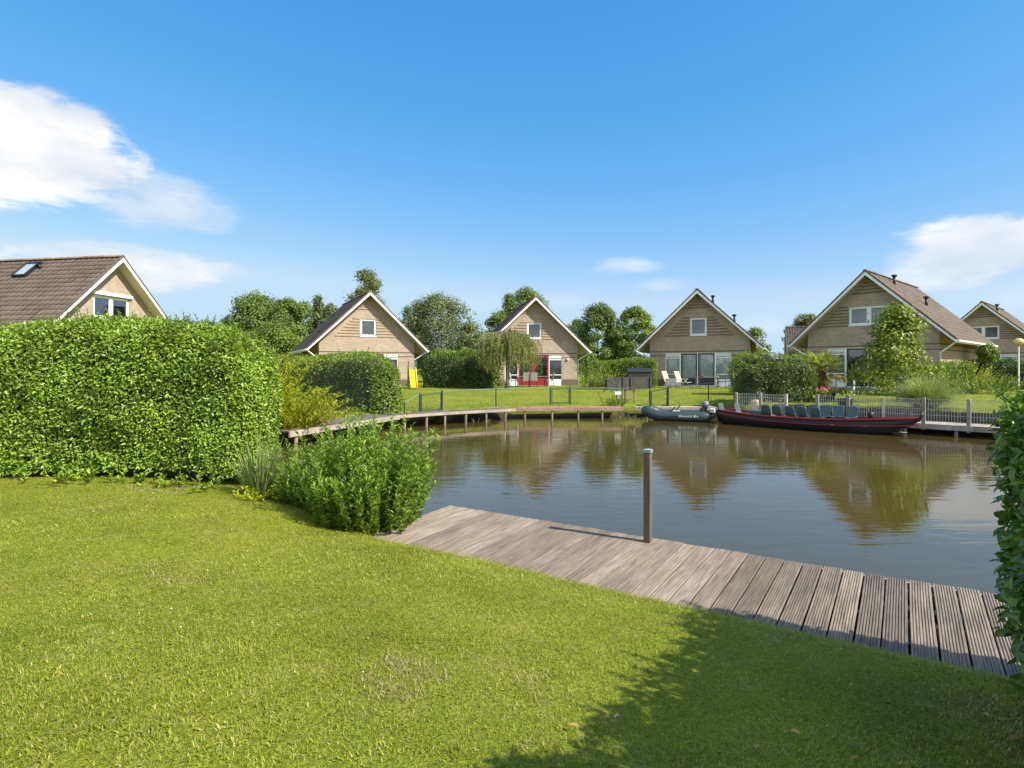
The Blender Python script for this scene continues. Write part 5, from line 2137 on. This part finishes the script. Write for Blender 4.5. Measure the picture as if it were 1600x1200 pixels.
hedge('far hedge behind the large house at the right', Vector((21, 52, .55)), Vector((58, 44, .55)), 1.6, 2.2, 9000, .16, M_TREEB, side=1, detail=False, lumps=.3, ends=.6, faces={'f': 1, 't': .7, 'e0': .1, 'e1': .5, 'k': .0})

# ------------------------------------------------------------------ bushes made of leafy stems


def stem_bush(name, label, cat_, pos, n, L, spread, leaf, lw, mat, lean=.55, per=46, base=.35, flat=(1, 1), droop=.25, quads=False, stem_r=.004, zmin=.0, stemmat=None, dome=0.0):
    """many stems that fan out from the ground, each set with narrow leaves"""
    o = empty(name, pos, 0, label, cat_)
    parts = []
    st = MB()
    for i in range(n):
        a = rng.uniform(0, 6.283)
        rr = math.sqrt(rng.uniform(0, 1))
        p0 = np.array([math.cos(a) * rr * base * flat[0], math.sin(a) * rr * base * flat[1], 0.0])
        le = lean * rr * rng.uniform(.6, 1.3)
        dr = np.array([math.cos(a) * le * flat[0], math.sin(a) * le * flat[1], 1.0])
        dr += rng.normal(0, .17, 3) * [1, 1, 0]
        dr /= np.linalg.norm(dr)
        ln = L * rng.uniform(.55, 1.08) * (1 - dome * rr * rr)
        t = np.sort(rng.uniform(.12, 1, per)) ** .85
        out = np.array([dr[0], dr[1], 0])
        C = p0 + dr * (t * ln)[:, None] + (out * .5 - np.array([0, 0, .6])) * (droop * ln * t ** 2.4)[:, None]
        an = rng.uniform(0, 6.283, per)
        DD = np.stack([np.cos(an), np.sin(an), rng.uniform(.2, 1.1, per)], 1) + dr * .5
        NN = np.tile([0, 0, 1.0], (per, 1)) - DD * .3 + rng.normal(0, .2, (per, 3))
        sz = leaf * rng.uniform(.6, 1.2, per) * (1.1 - .45 * t)
        parts.append(leaf_quads(C, DD, NN, sz, sz * lw) if quads else leaf_verts(C, DD, NN, sz, sz * lw, .3, .22))
        ts = np.linspace(0, 1, 5)
        cs = p0 + dr * (ts * ln)[:, None] + (out * .5 - np.array([0, 0, .6])) * (droop * ln * ts ** 2.4)[:, None]
        if i % 2 == 0:
            st.tube([tuple(c) for c in cs], [stem_r * (1.2 - x) for x in ts], 4, False)
    v, f = cat(parts)
    link('foliage', np_mesh('foliage', v, f, mat), o)['kind'] = 'stuff'
    st.build('stems', stemmat or M_TWIG, o)['kind'] = 'stuff'
    return o


def groundv(x, y):
    return Vector((x, y, lz(x, y) - .02))


stem_bush('willow_bush', 'bushy bright green willow at the left corner of the near jetty', 'bush', groundv(-1.72, 7.0), 340, 1.62, .8, .100, .26, M_WILLOWB, lean=.32, per=84, base=.50, flat=(1.0, .9), droop=.06, dome=.42)
stem_bush('willow_bush', 'narrow leaved bush between the near willow and the tall hedge', 'bush', groundv(-2.36, 7.72), 290, 1.26, .7, .085, .22, M_WILLOWB, lean=.28, per=80, base=.48, flat=(1.1, .8), droop=.08, dome=.3)
stem_bush('leafy_plant', 'low leafy weed growing out of the foot of the tall hedge at its gap', 'plant', groundv(-5.75, 7.72), 16, .34, .3, .10, .42, M_HEDGE, lean=1.1, per=12, base=.25)
for (wx, lab) in ((-7.6, 'low weed under the left end of the tall hedge'), (-6.7, 'second low weed from the left under the tall hedge'), (-4.75, 'low spreading weed under the middle of the tall hedge')):
    stem_bush('leafy_plant', lab, 'plant', groundv(wx, 7.8), 12, .26, .3, .08, .42, M_HEDGE, lean=1.2, per=11, base=.28)
stem_bush('leafy_plant', 'small seedling at the foot of the tall hedge near its middle', 'plant', groundv(-5.05, 7.74), 9, .26, .3, .09, .42, M_HEDGE, lean=1.2, per=10, base=.16)
stem_bush('leafy_plant', 'broad leafed weed under the tall hedge left of the sword leaf clump', 'plant', groundv(-4.2, 7.70), 14, .30, .3, .09, .4, M_HEDGE, lean=1.1, per=12, base=.3)
stem_bush('leafy_plant', 'small yellow green plant in front of the sword leaf clump', 'plant', groundv(-3.12, 7.38), 16, .26, .3, .085, .42, M_GOLD, lean=1.0, per=14, base=.18)

# sword leaved clump
sc = empty('sword_leaf_clump', groundv(-3.28, 7.62), 0, 'clump of long grey green sword leaves beside the tall hedge', 'plant')
n = 240
aa = rng.uniform(0, 6.283, n)
P = np.stack([np.cos(aa) * rng.uniform(0, .16, n), np.sin(aa) * rng.uniform(0, .16, n), np.zeros(n)], 1)
le = rng.uniform(.03, .5, n)
D = np.stack([np.cos(aa) * le, np.sin(aa) * le, np.ones(n)], 1)
v, f = blades(P, D, rng.uniform(.5, 1.05, n), .016, rng.uniform(.03, .35, n), 6)
link('blades', np_mesh('blades', v, f, M_REED), sc)['kind'] = 'stuff'

# golden drooping shrub by the start of the boardwalk
gs = stem_bush('golden_shrub', 'golden arching shrub where the boardwalk meets the tall hedge', 'shrub', groundv(-6.05, 15.9), 230, 2.45, .6, .17, .15, M_GOLD, lean=.40, per=64, base=.42, droop=.55)
stem_bush('golden_shrub', 'tall yellow green shrub peeping out behind the end of the tall hedge', 'shrub', groundv(-7.15, 16.8), 170, 2.75, .6, .15, .16, M_GOLD, lean=.38, per=44, base=.5, droop=.4)

# bank plants across the water
for (x_, d_, n_, L_, mt, lb) in ((988, 24.95, 60, .72, M_TREEB, 'leafy green bank plant between the brown quay and the dinghy'), (805, 24.0, 34, .5, M_WILLOWB, 'weedy plant where the boardwalk meets the brown quay'),
                                 (962, 25.9, 46, .55, M_TREEB, 'low shrub at the foot of the white sign'), (744, 23.0, 22, .42, M_TREEG, 'straggly weed hanging under the pale boardwalk'),
                                 (687, 22.2, 18, .36, M_TREEG, 'small weed among the piles at the left of the pale boardwalk'), (1105, 26.3, 22, .5, M_HEDGE2, 'small plant behind the motor of the dinghy')):
    q = at_col(x_, d_)
    stem_bush('bank_plant', lb, 'plant', q, n_, L_, .5, .09, .35, mt, lean=.9, per=26, base=.32, quads=True)

# flower border by the corner of the house with red doors
q = at_col(930, 38.0)
for (x_, d_, n_, L_, mt, lw, lb) in ((927, 39.0, 90, 2.55, M_TREEB, .5, 'tall green shrub at the right corner of the house with red doors'), (918, 37.5, 40, 1.2, M_HEDGE, .3, 'upright green perennial in the border by the second house'),
                                     (935, 37.2, 46, 1.05, M_OLIVE, .2, 'reddish tinged tall perennial in the border by the second house'), (949, 38.6, 36, 1.5, M_GOLD, .35, 'yellow green shrub behind the end of the border')):
    q = at_col(x_, d_)
    stem_bush('garden_shrub', lb, 'shrub', q, n_, L_, .5, .13, lw, mt, lean=.45, per=36, base=.55, quads=True)
for (x_, d_, n_, L_, mt, lb) in ((1512, 30.5, 80, 1.9, M_GOLD, 'yellow green shrub on the right of the garden by the lollipop tree'), (1537, 30.0, 60, 1.3, M_OLIVE, 'loose rose like shrub in the right garden'),
                                 (1565, 28.0, 60, 1.05, M_TREEB, 'small bright shrub beside the near right hedge'), (1478, 27.5, 70, 1.35, M_HEDGE2, 'round green shrub behind the pampas grass'), (1335, 28.2, 30, .6, M_HEDGED, 'low dark plants in front of the dark doors'),
                                 (1180, 33.0, 70, 2.3, M_GOLD, 'yellow green shrub left behind the reddish tipped hedge')):
    q = at_col(x_, d_)
    stem_bush('garden_shrub', lb, 'shrub', q, n_, L_, .5, .11, .4, mt, lean=.55, per=38, base=.6, quads=True)

# pampas grass
q = at_col(1446, 20.8)
pg = empty('pampas_grass', q, 0, 'large grey green fountain grass behind the mesh fence', 'ornamental grass')
n = 3800
aa = rng.uniform(0, 6.283, n)
P = np.stack([np.cos(aa) * rng.uniform(0, .25, n), np.sin(aa) * rng.uniform(0, .25, n), np.zeros(n)], 1)
le = rng.uniform(.05, 1.0, n) ** 1.2 * 1.5
D = np.stack([np.cos(aa) * le, np.sin(aa) * le, np.ones(n)], 1)
v, f = blades(P, D, rng.uniform(1.0, 2.15, n), .014, rng.uniform(.2, .75, n), 8)
link('blades', np_mesh('blades', v, f, M_PAMPAS), pg)['kind'] = 'stuff'

# ------------------------------------------------------------------ palm
q = at_col(1285, 27.2)
palm = empty('palm_tree', q, 0, 'fan palm with fibrous brown trunk before the large house', 'palm')
m = MB()
pts = [(.03 * math.sin(i), .02 * math.cos(i * 1.3), i * .13) for i in range(11)]
m.tube(pts, [.20 - .007 * i + .02 * (i % 2) for i in range(11)], 12)
m.build('trunk', M_PALMTRUNK, palm)
m = MB()
for i in range(70):
    a = random.uniform(0, 6.283)
    z = random.uniform(.15, 1.35)
    r = .17
    m.bar((math.cos(a) * r, math.sin(a) * r, z), (math.cos(a) * (r + .09), math.sin(a) * (r + .09), z + .13), .03, .012)
m.build('leaf_stubs', M_PALMTRUNK, palm)['kind'] = 'stuff'


def frond(az, tilt, L, mat, rad):
    """a fan leaf on its stalk"""
    d = Vector((math.cos(az) * math.cos(tilt), math.sin(az) * math.cos(tilt), math.sin(tilt)))
    base = Vector((0, 0, 1.42))
    hub = base + d * L
    hub.z -= .12 * L
    s = d.cross(Vector((0, 0, 1))).normalized()
    u = s.cross(d).normalized()
    nb = 21
    P = np.tile(np.array(hub), (nb, 1))
    D, N = [], []
    for i in range(nb):
        a = R(-125 + 250 * i / (nb - 1))
        D.append(np.array(d) * math.cos(a) + np.array(s) * math.sin(a))
        N.append(np.array(u) + np.array(s) * (-.15 * math.sin(a)))
    D, N = np.array(D), np.array(N)
    v, f = blades(P, D + np.array([0, 0, .10]), rad * (.85 + .15 * np.cos(np.linspace(-2.1, 2.1, nb))), .055, .22, 4)
    w, g = leaf_verts(P, D, N, rad * .6, .075, .1, .05)
    v, f2 = cat([(v, f)])
    o = link('frond', np_mesh('frond', v, f2, mat), palm)
    MB().tube([tuple(base - d * .05), tuple(hub)], [.02, .009], 5).build('stalk', mat, o)
    return o


for k in range(19):
    frond(k * 2.399, R(62 - k * 3.3), random.uniform(.48, .70), M_PALM, random.uniform(.62, .78))
for (az, tl) in ((-.5, -28), (-.95, -30), (.1, -22), (-1.6, -38), (3.6, -40)):
    frond(az, R(tl), .75, M_PALMDRY, .58)

# ------------------------------------------------------------------ trees


def tree(name, label, pos, h, rad, crown0, n, leaf, mat, bark=None, clumps=42, egg=1.0, group=None, shape='round', cl=.30, trunk_r=None, seed=None, flat=1.0, cat_='tree', full=1.0):
    """tapered trunk, limbs and a crown of leaf clumps with gaps between them"""
    o = empty(name, pos, rng.uniform(0, 6.28), label, cat_, group)
    bark = bark or M_BARK
    ch = h - crown0
    clumps = int(clumps * (1 + 1.3 * full))
    n = int(n * (1 + .7 * full))
    cl = cl * (1 + .04 * full)
    c = []
    tries = 0
    while len(c) < clumps and tries < 4000:
        tries += 1
        z = rng.uniform(0, 1) ** .95
        if shape == 'cone':
            w = (1 - z) ** .8 * (.85 + .4 * rng.uniform()) + .10
        elif shape == 'spire':
            w = min(1, (1 - z) * 1.6) * min(1, z * 4 + .35)
        elif shape == 'broad':
            w = math.sqrt(max(0, 1 - (2 * z - .85) ** 2 / 1.35)) if z < .98 else .3
        else:
            w = math.sqrt(max(0.05, 1 - (2 * z - .9) ** 2 / 1.25))
        an, qr = rng.uniform(0, 6.283), math.sqrt(rng.uniform(.12, 1))
        q = np.array([math.cos(an) * qr, math.sin(an) * qr, 0])
        c.append(np.array([q[0] * rad * w * .82, q[1] * rad * w * .82 * flat, crown0 + z * ch * .95]))
    c = np.array(c)
    cr = rng.uniform(.6, 1.25, len(c)) * cl * rad
    wgt = cr ** 2
    k = rng.choice(len(c), n, p=wgt / wgt.sum())
    u = nrm(rng.normal(0, 1, (n, 3)))
    rr = rng.uniform(.25, 1.0, n) ** .5 * (1 + .38 * np.clip(rng.normal(0, .8, n), -1.2, 1.2) * (rng.uniform(0, 1, n) < .4))
    P = c[k] + u * (cr[k] * rr)[:, None] * [1, 1, .8]
    ctr = np.array([0, 0, crown0 + ch * .4])
    N = nrm(u * .8 + nrm(P - ctr) * .4 + [0, 0, .45] + rng.normal(0, .4, (n, 3)))
    D = nrm(np.cross(N, rng.normal(0, 1, (n, 3))) + [0, 0, -.25])
    sz = leaf * rng.uniform(.6, 1.3, n)
    v, f = leaf_quads(P, D, N, sz, sz * .62)
    link('crown', np_mesh('crown', v, f, mat), o)['kind'] = 'stuff'
    tr = trunk_r or h * .016 + .03
    m = MB()
    zt = crown0 + ch * .62
    pts = [(rng.normal(0, .03) * h * .05, rng.normal(0, .03) * h * .05, -.15 + (zt + .15) * i / 7) for i in range(8)]
    m.tube(pts, [tr * (1.25 if i == 0 else 1 - .11 * i) for i in range(8)], 9)
    m.build('trunk', bark, o, True)
    m = MB()
    for i in rng.choice(len(c), min(len(c), 16), replace=False):
        zz = max(crown0 * .75, min(zt * .95, c[i][2] - np.linalg.norm(c[i][:2]) * .8))
        a = Vector((0, 0, zz))
        b = Vector(c[i])
        mid = a.lerp(b, .5) + Vector((rng.normal(0, .05) * rad, rng.normal(0, .05) * rad, -.04 * rad))
        m.tube([a, mid, b], [tr * .38, tr * .24, tr * .08], 5, False)
    m.build('limbs', bark, o, True)
    return o


def tree_at(pxc, d, top_px, width_px, base_px, n, leaf, mat, name, label, **kw):
    """a tree whose crown shows from pixel row top_px down to base_px, width_px wide, at distance d"""
    X = (pxc - 800) / FPX * d
    z0 = lz(X, d)
    ztop = CAMZ + (HOR - top_px) / FPX * d
    zb = max(z0 + .25, CAMZ + (HOR - base_px) / FPX * d)
    return tree(name, label, (X, d, z0 - .02), ztop - z0, width_px / FPX * d / 2, zb - z0, n, leaf, mat, **kw)


WG = 'trees of the wood at the left'
tree_at(405, 62, 461, 120, 560, 15000, .26, M_TREE, 'tree', 'broad dark green tree at the left of the distant wood', group=WG, shape='broad', clumps=62, cl=.24)
tree_at(450, 60, 466, 72, 560, 8500, .24, M_TREE, 'tree', 'rounded dark green tree in the middle of the distant wood', group=WG, clumps=46, cl=.27)
tree_at(474, 66, 470, 52, 560, 5500, .24, M_TREE, 'tree', 'slim dark tree next to the pale poplar of the wood', group=WG, clumps=36, cl=.3)
tree_at(497, 68, 456, 40, 570, 5500, .24, M_TREEG, 'poplar_tree', 'pale green pointed poplar at the right of the distant wood', group=WG, shape='spire', clumps=40, cl=.34)
tree_at(517, 66, 470, 36, 570, 3800, .24, M_TREEG, 'tree', 'small grey green tree just left of the first house roof', group=WG, clumps=26, cl=.34)
tree_at(377, 60, 497, 60, 565, 5000, .22, M_TREEB, 'tree', 'lower light green tree at the left front of the wood', group=WG, clumps=30, cl=.3)
tree_at(430, 54, 505, 90, 570, 6500, .20, M_TREEB, 'tree', 'low leafy tree before the middle of the wood', group=WG, clumps=34, cl=.28)
tree_at(350, 74, 497, 34, 560, 2000, .22, M_TREE, 'pine_tree', 'small dark conifer left of the wood', shape='cone', clumps=24, cl=.36)
tree_at(318, 74, 500, 22, 560, 1400, .22, M_TREE, 'pine_tree', 'tiny dark conifer right of the first gable', shape='cone', clumps=20, cl=.4)
tree_at(291, 70, 492, 30, 560, 1800, .22, M_TREE, 'pine_tree', 'dark conifer tip close behind the left gable', shape='cone', clumps=20, cl=.4)
tree_at(577, 72, 421, 62, 500, 5600, .26, M_OLIVE, 'tree', 'tall olive tree rising behind the ridge of the first house', clumps=20, cl=.40, bark=M_PALEBARK, full=.1)
tree_at(690, 60, 459, 145, 575, 15000, .20, M_TREEG, 'birch_tree', 'wide grey green tree between the two left houses', shape='broad', clumps=80, cl=.2, bark=M_PALEBARK)
tree_at(648, 64, 470, 60, 570, 5200, .20, M_TREEG, 'birch_tree', 'grey green tree right behind the eaves of the first house', clumps=40, cl=.28, bark=M_PALEBARK)
tree_at(735, 56, 505, 62, 585, 5200, .18, M_TREEG, 'birch_tree', 'thin branched grey tree left of the second house', clumps=40, cl=.26, bark=M_PALEBARK)
tree_at(826, 70, 448, 60, 520, 4600, .24, M_TREE, 'tree', 'green tree top above the ridge of the second house', clumps=26, cl=.34)
tree_at(797, 66, 457, 48, 540, 3800, .22, M_TREE, 'tree', 'ragged green tree showing left of the second gable', clumps=26, cl=.34, shape='cone')
tree_at(776, 62, 486, 44, 560, 3000, .2, M_TREE, 'tree', 'lower green tree behind the left slope of the second house', clumps=22, cl=.36)
tree_at(934, 56, 470, 84, 582, 11500, .19, M_TREE, 'hornbeam_tree', 'dense oval green tree right of the second house', clumps=62, cl=.24)
tree_at(900, 60, 498, 46, 580, 4200, .2, M_TREE, 'tree', 'small tree half hidden by the eaves of the second house', clumps=26, cl=.32)
tree_at(993, 55, 478, 74, 585, 9500, .19, M_TREEB, 'hornbeam_tree', 'bright green oval tree left of the shaded house', clumps=54, cl=.25)
tree_at(963, 63, 512, 56, 590, 4500, .2, M_TREE, 'tree', 'low dark tree in the gap between the two oval trees', clumps=26, cl=.32)
tree_at(1180, 62, 510, 44, 575, 3200, .2, M_TREE, 'tree', 'green tree behind the right eaves of the shaded house', clumps=24, cl=.34)
tree_at(1258, 88, 489, 46, 545, 3600, .28, M_OLIVE, 'tree', 'olive tree behind the distant brown roof', clumps=26, cl=.34)
tree_at(1234, 84, 508, 22, 560, 1200, .26, M_TREE, 'tree', 'dark little tree left of the distant brown roof', clumps=14, cl=.42)
tree_at(1600, 70, 512, 50, 585, 2800, .24, M_TREEB, 'tree', 'green tree at the right edge behind the far house', clumps=24, cl=.34)
tree_at(1262, 56, 540, 70, 590, 3600, .2, M_OLIVE, 'tree', 'shrubby olive tree left of the large house', clumps=24, cl=.34)
tree_at(1402, 24.6, 480, 132, 604, 8200, .135, M_MAPLE, 'maple_tree', 'young yellow green tree before the large house', shape='cone', clumps=46, cl=.29, bark=M_POSTW, trunk_r=.05, full=.12)
tree_at(1543, 35, 538, 27, 562, 2400, .11, M_HEDGE2, 'lollipop_tree', 'lollipop shaped standard tree beside the large house', clumps=26, cl=.42, bark=M_PALEBARK, trunk_r=.06)

# weeping tree before the second house
X = (793 - 800) / FPX * 37.0
zb = lz(X, 37.0)
we = empty('weeping_willow', (X, 37.0, zb - .02), 0, 'weeping willow like tree hanging over the lawn before the red doors', 'tree')
m = MB()
m.tube([(-.05, 0, -.1), (0, .02, .7), (.03, 0, 1.6), (.0, 0, 2.6), (.10, 0, 3.35)], [.17, .13, .11, .10, .06], 10)
m.build('trunk', M_PALEBARK, we, True)
parts = []
bm_ = MB()
for i in range(520):
    a = rng.uniform(0, 6.283)
    rr = rng.uniform(.15, 1.0) ** .7
    reach = rr * rng.uniform(1.4, 2.25)
    top = 3.45 + rng.uniform(-.25, .45) - .5 * rr
    drop = rng.uniform(.9, 2.15) * (.75 + .35 * rr)
    bottom = max(1.0 + rng.uniform(0, .75), top - drop)
    cx_, cy_ = math.cos(a) * reach, math.sin(a) * reach
    pts = [Vector((.05, 0, 2.7)), Vector((cx_ * .45, cy_ * .45, top + .15)), Vector((cx_ * .85, cy_ * .85, top + .05)), Vector((cx_ * 1.0, cy_ * 1.0, top - .4)), Vector((cx_ * 1.04, cy_ * 1.04, bottom))]
    if i % 3 == 0:
        bm_.tube(pts, [.03, .022, .012, .006, .003], 4, False)
    q = 46
    t = np.sort(rng.uniform(0, 1, q))
    A = np.array([tuple(p) for p in pts[2:]])
    seg = t * 2
    k = np.minimum(seg.astype(int), 1)
    C = A[k] * (1 - (seg - k))[:, None] + A[k + 1] * (seg - k)[:, None] + rng.normal(0, .035, (q, 3))
    DD = rng.normal(0, .35, (q, 3)) + [0, 0, -1]
    parts.append(leaf_quads(C, DD, rng.normal(0, 1, (q, 3)), rng.uniform(.09, .17, q), .035))
v, f = cat(parts)
link('crown', np_mesh('crown', v, f, M_WEEP), we)['kind'] = 'stuff'
bm_.build('limbs', M_PALEBARK, we, True)

# the far wood that closes the horizon all round
parts = []
n = 42000
a = rng.uniform(0, 2 * math.pi, n)
dist = rng.uniform(105, 135, n)
hh = 3.6 + 1.5 * np.sin(a * 19) + 1.2 * np.sin(a * 47 + 1) + .8 * np.sin(a * 113 + 2)
z = .3 + rng.uniform(0, 1, n) ** .7 * hh
P = np.stack([np.sin(a) * dist, np.cos(a) * dist + 15, z], 1)
v, f = leaf_quads(P, rng.normal(0, 1, (n, 3)), rng.normal(0, .7, (n, 3)) + [0, 0, .5], rng.uniform(.6, 1.3, n), .7)
tag(link('distant_wood', np_mesh('distant_wood', v, f, M_TREE)), 'far belt of trees that closes the horizon behind the houses', None, None, 'stuff')
